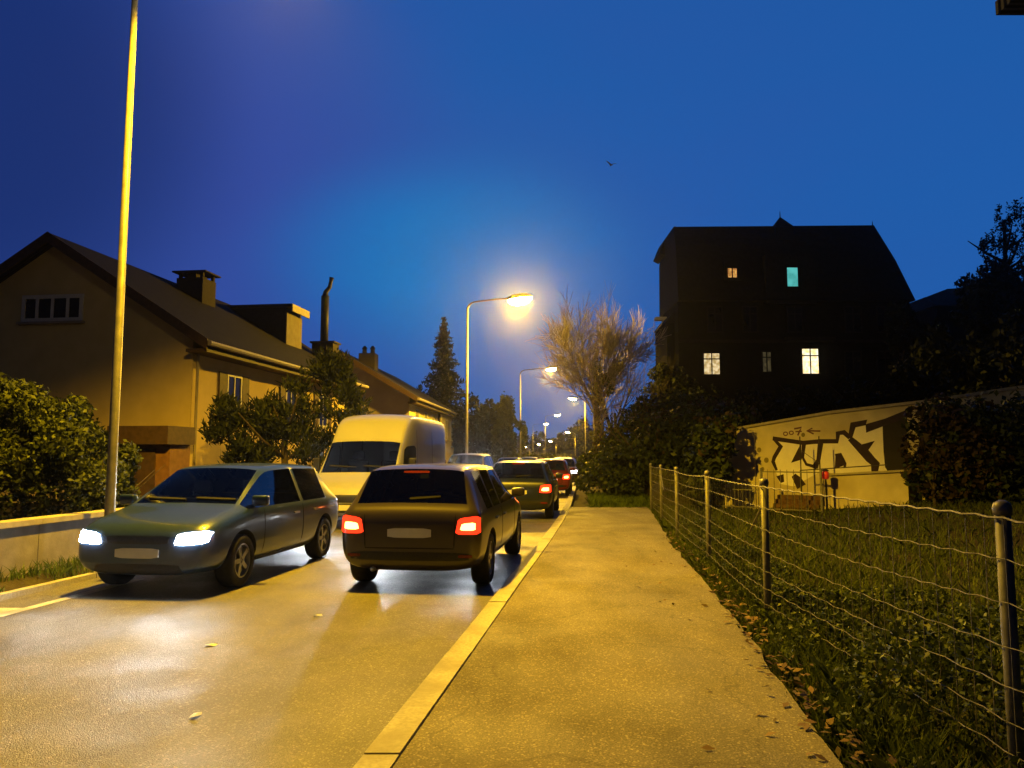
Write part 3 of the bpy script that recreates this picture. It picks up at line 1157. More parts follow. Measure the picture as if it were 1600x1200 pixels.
for x in (-3.5, -3.0):
    mb.lathe([(0.15, 7.75), (0.13, 8.0), (0.17, 8.1), (0.06, 8.25)], 10, Matrix.Translation((x, 3.45, 0)))
mb.build('chimney_pot', M_METALD, c)

# -- garden wall on the left
mb = MB()
cp = MB()
yy = list(np.arange(-6, 20, 1.6))
for a, b in zip(yy[:-1], yy[1:]):
    xa, xb = ledge(a) - 0.78, ledge(b) - 0.78
    mb.hexa([(xa - .22, a, -.3), (xa, a, -.3), (xb, b - .012, -.3), (xb - .22, b - .012, -.3)], [(xa - .22, a, .62), (xa, a, .62), (xb, b - .012, .62), (xb - .22, b - .012, .62)])
    cp.hexa([(xa - .26, a, .62), (xa + .04, a, .62), (xb + .04, b - .006, .62), (xb - .26, b - .006, .62)], [(xa - .26, a, .69), (xa + .04, a, .69), (xb + .04, b - .006, .69), (xb - .26, b - .006, .69)])
gw = mb.build('garden_wall', M_CONC)
tag(gw, 'low grey concrete garden wall along the left verge below the shrubs', 'wall')
cp.build('coping', M_COPING, gw)

# -- villa on the hill
VY = 46.0


def vx(px, py=500):
    return P(px, py, VY).x


def vz(py):
    return P(1230, py, VY).z


vl, vr = 10.15, vx(1418)
zt = vz(349)
vb = thing('villa', 'tall dark villa with steep slate roof, pointed gable and a few lit windows', 'house', (0, 0, 0))
ev = vz(472)
evl = vz(388)
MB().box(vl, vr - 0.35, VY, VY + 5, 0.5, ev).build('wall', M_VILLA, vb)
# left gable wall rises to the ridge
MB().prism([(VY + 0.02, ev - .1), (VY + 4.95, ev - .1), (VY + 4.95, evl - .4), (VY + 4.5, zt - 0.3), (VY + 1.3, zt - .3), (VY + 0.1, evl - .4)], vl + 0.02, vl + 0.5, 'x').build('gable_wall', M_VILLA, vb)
rf = MB()
xa, xb = vl, vx(1374, 350)
xe = vx(1424, 470)
y0, y1, yr0, yr1 = VY - 0.5, VY + 5.5, VY + 0.7, VY + 4.7
A = [(vl - .05, y0, ev), (xe, y0, ev), (xe, y1, ev), (vl - .05, y1, ev)]
Bm = [(vl - .05, VY + .0, vz(386)), (vx(1404, 410), VY + .35, vz(404)), (vx(1404, 410), VY + 5.1, vz(404)), (vl - .05, VY + 5.3, vz(386))]
T = [(xa, yr0, zt), (xb, yr0, zt + .1), (xb, yr1, zt + .1), (xa, yr1, zt)]
rf.hexa(A, Bm)
rf.hexa(Bm, T)
vro = rf.build('roof', M_SLATE, vb)
# eave knob at upper left, ridge cresting and finials
zb9 = zt + (zt - CAMZ) * 0.0
mb = MB()
mb.hexa([(vl - .42, VY + 3.2, evl + .6), (vl - .06, VY + 3.2, evl + .4), (vl - .06, VY + 5.5, evl + .4), (vl - .42, VY + 5.5, evl + .6)],
        [(vl - .2, VY + 3.6, evl + 1.2), (vl - .06, VY + 3.6, evl + 1.5), (vl - .06, VY + 5.2, evl + 1.5), (vl - .2, VY + 5.2, evl + 1.2)])
mb.build('eave', M_SLATE, vro)
for px, z0, z1 in ((1228, 338, 322), (1375, 350, 338), (1060, 352, 345)):
    mb = MB()
    x = vx(px, 340)
    mb.tube([(x, VY + 1.0, vz(z0) - .4), (x, VY + 1.0, vz(z1))], [0.07, 0.015], 6)
    mb.lathe([(0.02, vz(z0) - .06), (0.11, vz(z0)), (0.02, vz(z0) + .06)], 8, Matrix.Translation((x, VY + 1.0, 0)))
    mb.build('finial', M_METALD, vro)
# central wall dormer with pointed top
xg = vx(1228, 345)
MB().prism([(xg - 1.5, ev - .2), (xg + 1.5, ev - .2), (xg + 1.5, vz(400)), (xg - 1.5, vz(400))], VY - 0.45, VY + 2).build('dormer', M_VTRIM, vb)
gpk = MB()
gpk.hexa([(xg - 0.62, VY + .2, vz(353)), (xg + 0.62, VY + .2, vz(353)), (xg + 0.62, VY + 1.8, vz(353)), (xg - .62, VY + 1.8, vz(353))],
         [(xg - .03, VY + .95, vz(332)), (xg + .03, VY + .95, vz(332)), (xg + .03, VY + 1.05, vz(332)), (xg - .03, VY + 1.05, vz(332))])
gpk.box(xg - .55, xg + .55, VY + .25, VY + 1.75, vz(372), vz(353))
gpk.build('turret', M_SLATE, vro)
# bay at the left and its pale ledge
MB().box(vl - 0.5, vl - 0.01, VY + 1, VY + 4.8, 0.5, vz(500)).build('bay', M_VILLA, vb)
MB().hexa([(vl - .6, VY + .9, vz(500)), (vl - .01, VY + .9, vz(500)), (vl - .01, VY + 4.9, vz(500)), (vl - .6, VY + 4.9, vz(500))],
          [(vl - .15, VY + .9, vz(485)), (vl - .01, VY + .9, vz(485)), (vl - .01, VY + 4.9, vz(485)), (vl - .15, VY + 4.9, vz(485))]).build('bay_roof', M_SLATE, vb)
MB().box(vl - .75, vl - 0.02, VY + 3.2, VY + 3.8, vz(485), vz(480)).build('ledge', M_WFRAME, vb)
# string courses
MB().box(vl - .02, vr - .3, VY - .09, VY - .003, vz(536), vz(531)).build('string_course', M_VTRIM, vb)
MB().box(xg - 0.4, xg + 2.6, VY - .5, VY - .06, vz(534), vz(528)).build('balcony', M_VTRIM, vb)
E_WARM = emat('lit_curtain', (1.0, 0.80, 0.45), 0.85, (0.5, 0.34, 0.12), 5)
E_WHITE = emat('bright_lit_window', (1.0, 0.92, 0.68), 1.5, (0.9, 0.62, 0.22), 4)
E_TEAL = emat('teal_lit_window', (0.12, 0.62, 0.58), 0.85, (0.07, 0.42, 0.4), 3)
E_ORANGE = emat('orange_lit_window', (1.0, 0.5, 0.12), 0.9, (0.22, 0.08, 0.02), 9)
E_DIM = emat('dim_lit_window', (0.20, 0.16, 0.07), 0.35, (0.02, 0.02, 0.015), 6)
E_GREENY = emat('greenish_lit_window', (0.42, 0.42, 0.13), 0.6, (0.3, 0.3, 0.08), 4)


def vwin(px0, px1, py0, py1, lit, cols=2, rail=True, y=VY, sill=False, parent=None, lab=None):
    a = P(px0, py1, y)
    b = P(px1, py0, y)
    M = Matrix.Translation(((a.x + b.x) / 2, y, a.z)) @ Matrix.Rotation(PI, 4, 'Z')
    w = window(parent or vb, M, b.x - a.x, b.z - a.z, lit=lit, cols=cols, rail=rail, frame=M_VTRIM, sill=sill, bar=0.07)
    if lab:
        w['label'] = lab
    return w


vwin(1098, 1126, 550, 587, E_WARM, lab='warm lit curtained window')
vwin(1252, 1280, 543, 586, E_WHITE, lab='brightest lit window')
vwin(1228, 1248, 416, 450, E_TEAL, cols=1, rail=False, y=VY - .46, lab='teal lit dormer window')
vwin(1135, 1153, 417, 436, E_ORANGE, cols=2, rail=False, y=VY - .52, lab='small orange lit roof window')
vwin(1190, 1206, 548, 583, E_DIM, lab='dim lit narrow window')
for px0, px1 in ((1320, 1346), (1370, 1396)):
    vwin(px0, px1, 548, 586, None)
for px0, px1 in ((1105, 1129), (1160, 1184), (1230, 1254), (1320, 1346), (1370, 1394)):
    vwin(px0, px1, 478, 520, None)
# small dormers housing the roof windows
MB().box(vx(1131), vx(1157), VY - .515, VY + 1.2, vz(440), vz(412)).build('dormer', M_SLATE, vb)

# -- far right house, dark with lit windows
HY = 54.0
q0, q1 = P(1462, 455, HY), P(1640, 455, HY)
hr = thing('house', 'dark house behind trees at the right edge with small yellow lit windows', 'house', (0, 0, 0))
MB().box(q0.x, q1.x, HY, HY + 9, 1.0, q0.z - 1.1).build('wall', M_VILLA, hr)
MB().hexa([(q0.x - .3, HY - .4, q0.z - 1.1), (q1.x + .5, HY - .4, q0.z - 1.1), (q1.x + .5, HY + 9.4, q0.z - 1.1), (q0.x - .3, HY + 9.4, q0.z - 1.1)],
          [(q0.x + .35, HY + 2, q0.z), (q0.x + 2, HY + 4, q0.z + .1), (q0.x + 2, HY + 5, q0.z + .1), (q0.x + .35, HY + 7, q0.z)]).build('roof', M_SLATE, hr)
MB().hexa([(q0.x + 1.4, HY - .3, q0.z - 1.0), (q1.x + .5, HY - .3, q0.z - 1.0), (q1.x + .5, HY + 9.3, q0.z - 1.0), (q0.x + 1.4, HY + 9.3, q0.z - 1.0)],
          [(q0.x + 2.6, HY + 3, P(0, 437, HY).z), (q1.x, HY + 3, P(0, 430, HY).z), (q1.x, HY + 6, P(0, 430, HY).z), (q0.x + 2.6, HY + 6, P(0, 437, HY).z)]).build('roof', M_SLATE, hr)
for a, b, c_, d, e in ((1458 + 4, 1476, 506, 530, E_GREENY), (1566, 1574, 484, 493, E_GREENY), (1584, 1596, 480, 490, E_GREENY), (1520, 1540, 500, 530, None)):
    vwin(a, b, c_, d, e, cols=1, rail=False, y=HY, parent=hr)

# -- house on the right whose eave corner pokes into the frame
ec = P(1556, 24, 8.2)
hx = thing('house', 'dark roof eave corner of a house poking in at the top right corner', 'house', (ec.x + 1.15, -2.5, 0))
MB().box(0, 7, 0, 9.6, -0.3, ec.z - 0.12).build('wall', M_VILLA, hx)
MB().prism([(-1.15, ec.z), (8.15, ec.z), (8.15, ec.z + .16), (3.5, ec.z + 3.0), (-1.15, ec.z + .16)], -1.0, 10.7).build('roof', M_SLATE, hx)
for y in (2.0, 5.0, 8.0):
    window(hx, face_right(y, 1.2) @ Matrix.Rotation(PI, 4, 'Z'), 1.0, 1.3)

# ------------------------------------------------------------------ graffiti wall
def wall_pt(px, py, off=0.0):
    d = P(px, py, 1.0) - Vector((0, 0, CAMZ))
    o = Vector((0, 0, CAMZ))
    t = (WA + WN * off - o).dot(WN) / d.dot(WN)
    return o + d * t


def wl(px, py):
    """local wall coordinates (distance along, height) below a photo pixel"""
    p = wall_pt(px, py)
    return ((p - WA).dot(WD), p.z)


wt = [wl(1130, 675), wl(1300, 646), wl(1440, 630), wl(1640, 601)]
WROT = math.atan2(WD.y, WD.x)
g = thing('graffiti_wall', 'pale retaining wall with sloping top and big purple outlined graffiti', 'wall', WA, WROT)
# local x along the wall, local y away from the viewer, z up
poly = [(wt[0][0], -0.5), (wt[3][0], -0.5), (wt[3][0], wt[3][1]), (wt[2][0], wt[2][1]), (wt[1][0], wt[1][1]), (wt[0][0], wt[0][1])]
MB().prism(poly, 0, 0.3).build('wall', M_GWALL, g)
mb = MB()
for a, b in zip(wt[:-1], wt[1:]):
    mb.hexa([(a[0], -0.05, a[1]), (b[0] - .006, -0.05, b[1]), (b[0] - .006, .35, b[1]), (a[0], .35, a[1])],
            [(a[0], -0.05, a[1] + .07), (b[0] - .006, -0.05, b[1] + .07), (b[0] - .006, .35, b[1] + .07), (a[0], .35, a[1] + .07)])
mb.build('coping', M_COPING, g)


def zz(X, Y):
    return wl(1120 + X / 4, 610 + Y / 4)


def paint_poly(mb, pts, off):
    pp = [zz(*p) for p in pts]
    n = len(pp)
    mb.add([(x, -off, z) for x, z in pp] + [(x, -0.0005, z) for x, z in pp],
           [tuple(range(n))] + [(i, (i + 1) % n, (i + 1) % n + n, i + n) for i in range(n)])


def paint_line(mb, pts, w, off):
    pp = [Vector(zz(*p)) for p in pts]
    ww = w if hasattr(w, '__len__') else [w] * len(pp)
    Lf, Rt = [], []
    for i, p in enumerate(pp):
        a = pp[max(0, i - 1)]
        b = pp[min(len(pp) - 1, i + 1)]
        t = (b - a).normalized()
        nrm = Vector((-t.y, t.x))
        k = 1.0
        if 0 < i < len(pp) - 1:
            t1 = (p - a).normalized()
            k = min(1.6, 1 / max(0.5, abs(t1.dot(t))))
        Lf.append(p + nrm * ww[i] / 2 * k)
        Rt.append(p - nrm * ww[i] / 2 * k)
    vs = [(q.x, -off, q.y) for q in Lf] + [(q.x, -off, q.y) for q in Rt]
    n = len(pp)
    mb.add(vs, [(i, i + 1, n + i + 1, n + i) for i in range(n - 1)])


fill = MB()
paint_poly(fill, [(355, 300), (520, 322), (650, 314), (752, 318), (756, 268), (798, 262), (832, 296), (850, 218), (936, 200), (932, 240), (1040, 200),
                  (1045, 380), (1078, 500), (1060, 528), (990, 530), (800, 520), (640, 512), (480, 600), (395, 585), (360, 480), (352, 430), (398, 352)], 0.003)
fill.build('graffiti_fill', M_GFILL, g)
ln = MB()
paint_line(ln, [(350, 300), (430, 312), (540, 328), (650, 318), (752, 318), (757, 268), (795, 262), (832, 296)], 0.115, .005)
paint_line(ln, [(358, 305), (400, 350), (360, 418), (352, 445), (375, 500)], [0.081, 0.095, 0.108, 0.095, 0.068], .0052)
paint_line(ln, [(545, 330), (538, 420), (560, 462), (625, 480)], [0.121, 0.068, 0.068, 0.081], .0054)
paint_line(ln, [(650, 322), (636, 430), (622, 486)], [0.149, 0.108, 0.081], .0056)
paint_line(ln, [(832, 300), (852, 216), (936, 200), (932, 238), (1060, 195), (1190, 146)], [0.108, 0.149, 0.135, 0.135, 0.162, 0.189], .0058)
paint_line(ln, [(832, 300), (880, 345), (955, 425), (992, 460), (985, 530)], [0.135, 0.189, 0.216, 0.189, 0.135], .006)
paint_line(ln, [(740, 405), (770, 400), (803, 458), (800, 480)], 0.068, .0062)
paint_line(ln, [(395, 530), (410, 575)], [0.216, 0.108], .0064)
paint_line(ln, [(480, 530), (505, 560), (530, 602)], [0.135, 0.230, 0.270], .0066)
paint_poly(ln, [(527, 330), (498, 385), (465, 452), (532, 432)], .0068)
paint_poly(ln, [(556, 468), (600, 466), (630, 420), (644, 440), (622, 492)], .007)
paint_poly(ln, [(742, 412), (768, 408), (806, 465), (738, 490)], .0072)
paint_poly(ln, [(880, 345), (988, 315), (948, 372), (1004, 440), (955, 428)], .0074)
ln.build('graffiti_outline', M_GLINE, g)
bk = MB()
paint_poly(bk, [(1036, 215), (1190, 150), (1195, 540), (1095, 545), (1052, 480), (1042, 380)], .0045)
bk.build('graffiti_shade', M_GBLK, g)
tg = MB()
for cx, cy in ((430, 271), (466, 265)):
    paint_line(tg, [(cx + 13 * math.cos(a), cy + 11 * math.sin(a)) for a in np.linspace(0, 2 * PI, 11)], .03, .0045)
paint_line(tg, [(484, 240), (530, 232), (520, 250), (506, 282)], .045, .0047)
paint_line(tg, [(492, 258), (532, 256)], .035, .0049)
paint_line(tg, [(566, 252), (648, 254)], .04, .0047)
paint_line(tg, [(598, 236), (564, 252), (606, 272)], .04, .0049)
tg.build('graffiti_tag', M_GTAG, g)
so = MB()
for cx, cy, r_ in ((265, 372, 14), (310, 436, 15), (286, 492, 12), (540, 278, 12)):
    paint_poly(so, [(cx + r_ * math.cos(a), cy + r_ * 1.15 * math.sin(a)) for a in np.linspace(0, 2 * PI, 12)[:-1]], .0045)
so.build('graffiti_spots', M_GSPOT, g)
# pilaster at the left end
a0, a1 = wl(1150, 700)[0], wl(1180, 700)[0]
MB().box(a0, a1, -0.06, -0.002, -0.4, 2.15).build('pilaster', M_GWALL, g)

# low terrace wall in front, with a ledge
tw = thing('terrace_wall', 'low ochre terrace wall with a flat ledge at the foot of the graffiti wall', 'wall', WA + WN * 0.55, WROT)
b0, b1 = wl(1283, 745)[0] + .25, wl(1432, 745)[0] - .05
MB().prism([(b0, -0.4), (b1, -0.2), (b1, 1.12), (b0, 0.98)], 0, 0.5).build('wall', M_GWALL, tw)
MB().prism([(b0 - .02, 0.98), (b1 + .02, 1.12), (b1 + .02, 1.17), (b0 - .02, 1.03)], -0.05, 0.53).build('ledge', M_COPING, tw)

# brown steps and thin iron railing gate
st = thing('garden_steps', 'brown brick steps behind the thin iron gate', 'steps', WA + WN * 0.6, WROT)
c0, c1 = wl(1208, 790)[0] + .2, wl(1278, 790)[0] + .2
for k in range(4):
    MB().box(c0, c1, 0.14 * k, 0.58, 0.11 * k - (0.3 if k == 0 else -0.003), 0.11 * (k + 1)).build('step', M_STEP, st)
gt = thing('iron_gate', 'thin iron garden gate with upright bars before the graffiti wall', 'gate', WA + WN * 1.15, WROT)
d0, d1 = wl(1200, 790)[0] + .35, wl(1286, 790)[0] + .4
fr = MB()
for x in (d0, d1):
    fr.box(x - .025, x + .025, -.025, .025, -.1, 1.18)
for z in (0.12, 1.08):
    fr.box(d0 + .026, d1 - .026, -.015, .015, z - .015, z + .015)
fr.build('gate_frame', M_POSTG, gt)
br = MB()
for k in range(1, 9):
    x = d0 + (d1 - d0) * k / 9
    br.tube([(x, 0, .12), (x, 0, 1.14)], .008, 6)
br.build('bars', M_POSTG, gt)
# picket rail leading off to both sides
rl = thing('iron_railing', 'rusty thin iron railing left of the gate under the wall', 'railing', WA + WN * 1.15, WROT)
e0 = d0 - 1.55
mb = MB()
for k in range(14):
    x = e0 + 1.45 * k / 13
    mb.tube([(x, 0, -.05), (x, 0, 0.72 + .02 * (k % 2))], .009, 6)
mb.box(e0, e0 + 1.45, -.012, .012, .58, .61)
mb.box(e0, e0 + 1.45, -.012, .012, .12, .15)
mb.build('bars', M_POSTG, rl)
# handrail on the terrace ledge
hr_ = thing('handrail', 'thin metal handrail frame standing in front of the graffiti letters', 'railing', WA + WN * 0.7, WROT)
mb = MB()
for px in (1255, 1284):
    x = wl(px, 740)[0] + .22
    mb.tube([(x, 0, 0.3), (x, 0, 2.0)], .016, 6)
x0_, x1_ = wl(1255, 740)[0] + .22, wl(1284, 740)[0] + .22
mb.tube([(x0_, 0, 1.12), (wl(1400, 740)[0], 0, 1.28)], .014, 6)
mb.tube([(x0_, 0, 1.65), (x1_, 0, 1.3)], .008, 6)
mb.build('rails', M_IRON, hr_)
# red lantern on a post
lp = WA + WD * (wl(1291, 745)[0] + .33) + WN * 0.95
rl_ = thing('lantern_post', 'small red lantern on a short dark post before the graffiti', 'lantern', lp)
z_l = wall_pt(1291, 742, 0.95).z
MB().tube([(0, 0, -.2), (0, 0, z_l - .10)], .022, 8).build('post', M_IRON, rl_)
MB().lathe([(.05, z_l - .11), (.085, z_l - .09), (.085, z_l + .06), (.05, z_l + .10)], 12).build('lamp_glass', M_RED, rl_, smooth=True)
MB().lathe([(.10, z_l + .10), (.06, z_l + .13), (.01, z_l + .16)], 12).build('cap', M_IRON, rl_)

# ------------------------------------------------------------------ wire fence
fe = thing('wire_fence', 'galvanised wire mesh fence with tube posts along the pavement', 'fence', (0, 0, 0))
FH = 1.25
for i, (y, x) in enumerate(FENCE):
    z0 = ground(x, y)
    p = MB()
    p.tube([(x, y, z0 - .3), (x, y, FH)], 0.034, 14)
    po = p.build('post', M_POSTG, fe, smooth=True)
    MB().lathe([(0.040, FH - .03), (0.043, FH + .0), (0.036, FH + .025), (0.012, FH + .04)], 14, Matrix.Translation((x, y, 0))).build('cap', M_POLE, po, smooth=True)
    if i in (3, 6):
        s = -1
        nxp = FENCE[i + 1] if i == 3 else FENCE[i - 1]
        e = Vector((nxp[1], nxp[0], 0)) - Vector((x, y, 0))
        e.normalize()
        MB().tube([(x, y, 1.08), (x + e.x * .75, y + e.y * .75, 0.72)], .012, 6).build('brace', M_POSTG, fe)


def fline(y):
    return fence_x(y) - 0.04


for k, z in enumerate((0.14, 0.28, 0.44, 0.62, 0.82, 1.02, 1.21)):
    pts = []
    ystep = 0.055 if k >= 4 else 0.08
    y = -4.0
    i = 0
    while y <= 22.0:
        # slight sag between the posts and the kinks where the uprights are tied
        seg = [p[0] for p in FENCE]
        j = max(0, min(len(seg) - 2, int(np.searchsorted(seg, y)) - 1))
        tt = (y - seg[j]) / (seg[j + 1] - seg[j])
        sag = -0.035 * 4 * tt * (1 - tt) * (0.5 + 0.5 * math.sin(j * 2.1 + k))
        pts.append((fline(y) + (0.004 if i % 2 else -0.004), y, z + sag + (0.004 if i % 2 else -0.004)))
        y += ystep * 2 if y < 12 else ystep * 4
        i += 1
    MB().tube(pts, 0.0065 if k == 6 else 0.003, 5, cap=False).build('wire', M_WIRE, fe)
mb = MB()
y = -4.0
while y < 22.0:
    seg = [p[0] for p in FENCE]
    mb.tube([(fline(y) + .002, y, 0.10), (fline(y + .01), y + random.uniform(-.012, .012), 0.65), (fline(y) + .002, y, 1.205)], 0.0022, 4, cap=False)
    y += 0.155
mb.build('mesh_uprights', M_WIRE, fe)

# ------------------------------------------------------------------ shrubs and trees
# laurels on the left
p = P(40, 712, 12.6)
bl = []
for (px, py, r_) in ((20, 650, .62), (75, 668, .6), (-30, 640, .7), (115, 700, .52), (55, 720, .66), (140, 735, .42), (10, 745, .7), (90, 765, .55), (150, 770, .4), (-60, 700, .8), (-110, 660, .8)):
    q = P(px, py, 12.4) - Vector((p.x, 12.6, 0))
    bl.append((q.x, q.y + random.uniform(-.1, .5), q.z, r_, r_, r_))
t = leafy('laurel_shrub', 'large rounded green laurel shrub at the left edge behind the wall', 'shrub', (p.x, 12.6, 0), bl, 30000, 0.048, L_LAUREL, 1.5, .05, gate=-.12, gscale=2.2, group='garden shrubs')
p = P(165, 712, 13.2)
bl = lumpy(-0.05, 0.3, 1.05, .55, .6, .75, 9)
leafy('laurel_shrub', 'smaller green laurel shrub half behind the nearest lamp pole', 'shrub', (p.x, 13.2, 0), bl, 8000, 0.046, L_LAUREL, 1.0, .04, gate=-.15, gscale=2.4, group='garden shrubs')
p = P(96, 712, 16.0)
leafy('round_shrub', 'dark rounded shrub rising behind the big laurel', 'shrub', (p.x, 16.0, 0), lumpy(0, 0, 1.9, .95, .9, 1.0, 9), 5000, 0.07, L_DARK, 1.4, .05, gscale=2.0, group='garden shrubs')

# pine shrub before the house: many upward tufts
p = P(445, 712, 22.0)
pt = thing('pine_tree', 'bushy dark green pine with upright tufts in front of the ochre house', 'tree', (p.x, 22.0, 0))
trunk(pt, 3.0, .11, limbs=8, spread=1.5, lh=.15)
tips = []
for (px, py, r_) in ((500, 600, .8), (530, 585, .7), (470, 630, .9), (540, 640, .8), (430, 660, 1.0), (365, 660, .75), (345, 680, .5), (390, 690, .9), (480, 690, 1.0), (540, 690, .7), (350, 645, .5), (515, 570, .35), (540, 610, .5), (410, 640, .6), (440, 700, 1.), (500, 710, 1.0), (380, 710, .8)):
    q = P(px, py, 22.0) - Vector((p.x, 22.0, 0))
    for _ in range(int(20 * r_)):
        d = rng.normal(size=3)
        d /= np.linalg.norm(d)
        rr = r_ * random.uniform(.4, 1.05)
        tips.append((q.x + d[0] * rr * .8, q.y + d[1] * rr * .9, max(.3, q.z + d[2] * rr * .75)))
vA, fA, off = [], [], 0
for tp in tips:
    n = 46
    th_ = rng.uniform(0, 2 * PI, n)
    ph = rng.uniform(0.15, 1.35, n)
    ax = np.stack([np.cos(th_) * np.sin(ph), np.sin(th_) * np.sin(ph), np.cos(ph)], 1)
    st_ = np.array(tp) + rng.normal(0, .10, (n, 3))
    L = rng.uniform(.15, .32, n)[:, None]
    sd = np.cross(ax, rng.normal(size=(n, 3)))
    sd /= np.linalg.norm(sd, axis=1)[:, None]
    w = 0.028
    v = np.stack([st_ - sd * w * .5, st_ + ax * L * .5 - sd * w, st_ + ax * L, st_ + ax * L * .5 + sd * w], 1).reshape(-1, 3)
    vA.append(v)
    fA.append(np.arange(n * 4).reshape(n, 4) + off)
    off += n * 4
np_mesh('crown', np.concatenate(vA), np.concatenate(fA), L_PINE, pt)

# tall spruce and the dark mass beside it
p = P(692, 712, 66)
spruce('spruce_tree', 'tall dark pointed spruce standing behind the second house', (p.x, 66, 0), P(692, 497, 66).z, 3.0, L_DARK, n=34)
p = P(655, 712, 74)
spruce('spruce_tree', 'shorter dark spruce just left of the tall pointed one', (p.x, 74, 0), P(655, 602, 74).z, 2.4, L_DARK)
p = P(727, 712, 60)
leafy('dark_tree', 'dark round evergreen right of the tall spruce behind the lamp pole', 'tree', (p.x, 60, 0), lumpy(0, 0, 3.4, 1.9, 2, 3.2, 12), 6000, .2, L_DARK, 4, .16, gscale=.8, group='trees left of the road')
p = P(768, 712, 66)
leafy('dark_tree', 'dark evergreen left of the lamp lit green tree', 'tree', (p.x, 66, 0), lumpy(0, 0, 3.2, 1.6, 1.6, 3.3, 12), 6000, .2, L_DARK, 4, .16, gscale=.8, group='trees left of the road')
p = P(790, 712, 62)
leafy('street_tree', 'green leafy tree lit by the lamps at the left roadside', 'tree', (p.x, 62, 0),
      lumpy(0, 0, 3.3, 1.05, 1.1, 3.2, 16, .3, .5) + [(0.15, 0, 5.6, .6, .6, .9), (-.5, 0, 5.0, .5, .5, .8), (1.1, 0, 3.9, .55, .5, .5), (-.1, 0, 1.0, 1.0, 1.0, 1.0)], 11000, .15, L_MID, 4, .13, gscale=1.0, group='trees left of the road')
p = P(823, 712, 82)
leafy('clipped_tree', 'small green tree right of the lamp lit tree by the far lamp pole', 'tree', (p.x - .4, 82, 0), lumpy(0, 0, 3.2, .55, .6, 1.5, 8), 2600, .15, L_MID, 2.4, .08, gscale=1.2, group='trees left of the road')

# right roadside: bare tree lit by the lamps
tb = P(936, 712, 35)
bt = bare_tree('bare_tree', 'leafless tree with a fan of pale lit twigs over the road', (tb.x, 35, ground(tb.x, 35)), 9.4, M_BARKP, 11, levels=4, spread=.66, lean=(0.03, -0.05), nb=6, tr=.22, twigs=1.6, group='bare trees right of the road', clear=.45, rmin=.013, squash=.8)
iv = []
for k in range(16):
    z = .3 + k * .36
    iv.append((0.02 + .06 * math.sin(k), 0, z, .34 + .1 * math.sin(k * 2.3), .36, .34))
for k in range(4):
    iv.append((.3 + .2 * k, 0, 4.6 + .3 * k, .45, .45, .4))
foliage('ivy', iv, 4200, .075, L_IVYY, bt, gate=-.25, gscale=2.0)
for k, (px, top, y, lab) in enumerate(((968, 440, 40, 'dark leafless tree behind the pale lit twigs, left of two'), (1005, 468, 41, 'dark leafless tree close to the villa wall, right of two'))):
    q = P(px, 712, y)
    zg = ground(q.x, y)
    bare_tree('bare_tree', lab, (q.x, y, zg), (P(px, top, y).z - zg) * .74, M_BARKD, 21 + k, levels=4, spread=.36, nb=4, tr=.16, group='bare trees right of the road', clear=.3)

# ivy hedge
hg = thing('ivy_hedge', 'big dark ivy covered hedge bank between pavement end and graffiti wall', 'hedge', (4.5, 25.5, 0))
bl = []
o3 = Vector((4.5, 25.5, 0))
for (px, py, y, r_) in ((926, 752, 26.5, .6), (928, 728, 27.5, .65), (960, 735, 26.0, .9), (990, 725, 25.5, 1.0), (1020, 715, 25.5, 1.0), (968, 705, 27, .9), (1000, 690, 27, 1.2), (1045, 690, 26, 1.2),
                        (1045, 735, 25.0, .9), (1080, 720, 24.6, 1.1), (1110, 725, 24.2, 1.0), (1118, 715, 23.2, .8), (1085, 680, 26, 1.3), (1125, 680, 25, 1.2), (1122, 690, 23.4, .6), (1015, 655, 28.5, 1.0),
                        (1060, 655, 28, 1.2), (1110, 660, 27, 1.1), (1118, 735, 20.9, .5), (1100, 748, 24.0, .7), (1060, 750, 24.4, .7), (975, 755, 25.2, .7), (1160, 660, 24, .6), (1120, 700, 21.0, .5), (1098, 770, 21.2, .5), (1140, 662, 21, .3), (1108, 680, 21.4, .55), (1098, 730, 21.6, .6), (1132, 682, 20.8, .32), (1095, 760, 21, .5)):
    q = P(px, py, y) - o3
    bl.append((q.x, q.y, q.z, r_, r_, r_ * .85))
trunk(hg, 2.0, .12, limbs=8, spread=1.6, name='stems')
foliage('leaves', bl, 30000, 0.10, L_IVY, hg, gate=-.25, gscale=1.3, shell=.6)
foliage('brown_leaves', [(b[0], b[1] - .08, b[2] + .05, b[3], b[4], b[5]) for b in bl if b[2] > 1.6], 5200, 0.10, L_IVYB, hg, gate=0.0, gscale=.9, shell=.85)

# dark terrace shrubs behind the wall, plus one added to cover the lamplit villa
for k, (px, py, y, r_, lab) in enumerate(((1046, 590, 41, 1.25, 'tall dark shrub added to cover the lamplit left corner of the villa'), (1085, 625, 38, 1.3, 'dark shrub in front of the left lit villa window'), (1180, 640, 29, 1.5, 'dark shrub above the left end of the graffiti wall'), (1260, 632, 27, 1.3, 'dark shrub above the middle of the graffiti wall, left of two'),
                                          (1340, 622, 26, 1.4, 'dark shrub above the middle of the graffiti wall, right of two'), (1420, 610, 25, 1.3, 'dark shrub above the right end of the graffiti wall'))):
    q = P(px, py, y)
    zg = ground(q.x, y)
    leafy('terrace_shrub', lab, 'shrub', (q.x, y, zg), lumpy(0, 0, (q.z - zg) - r_ * .35, r_ * 1.3, r_, r_, 9), 3800, .12, L_DARK, max(.6, q.z - zg), .06, gscale=1.2, group='shrubs on the terrace')

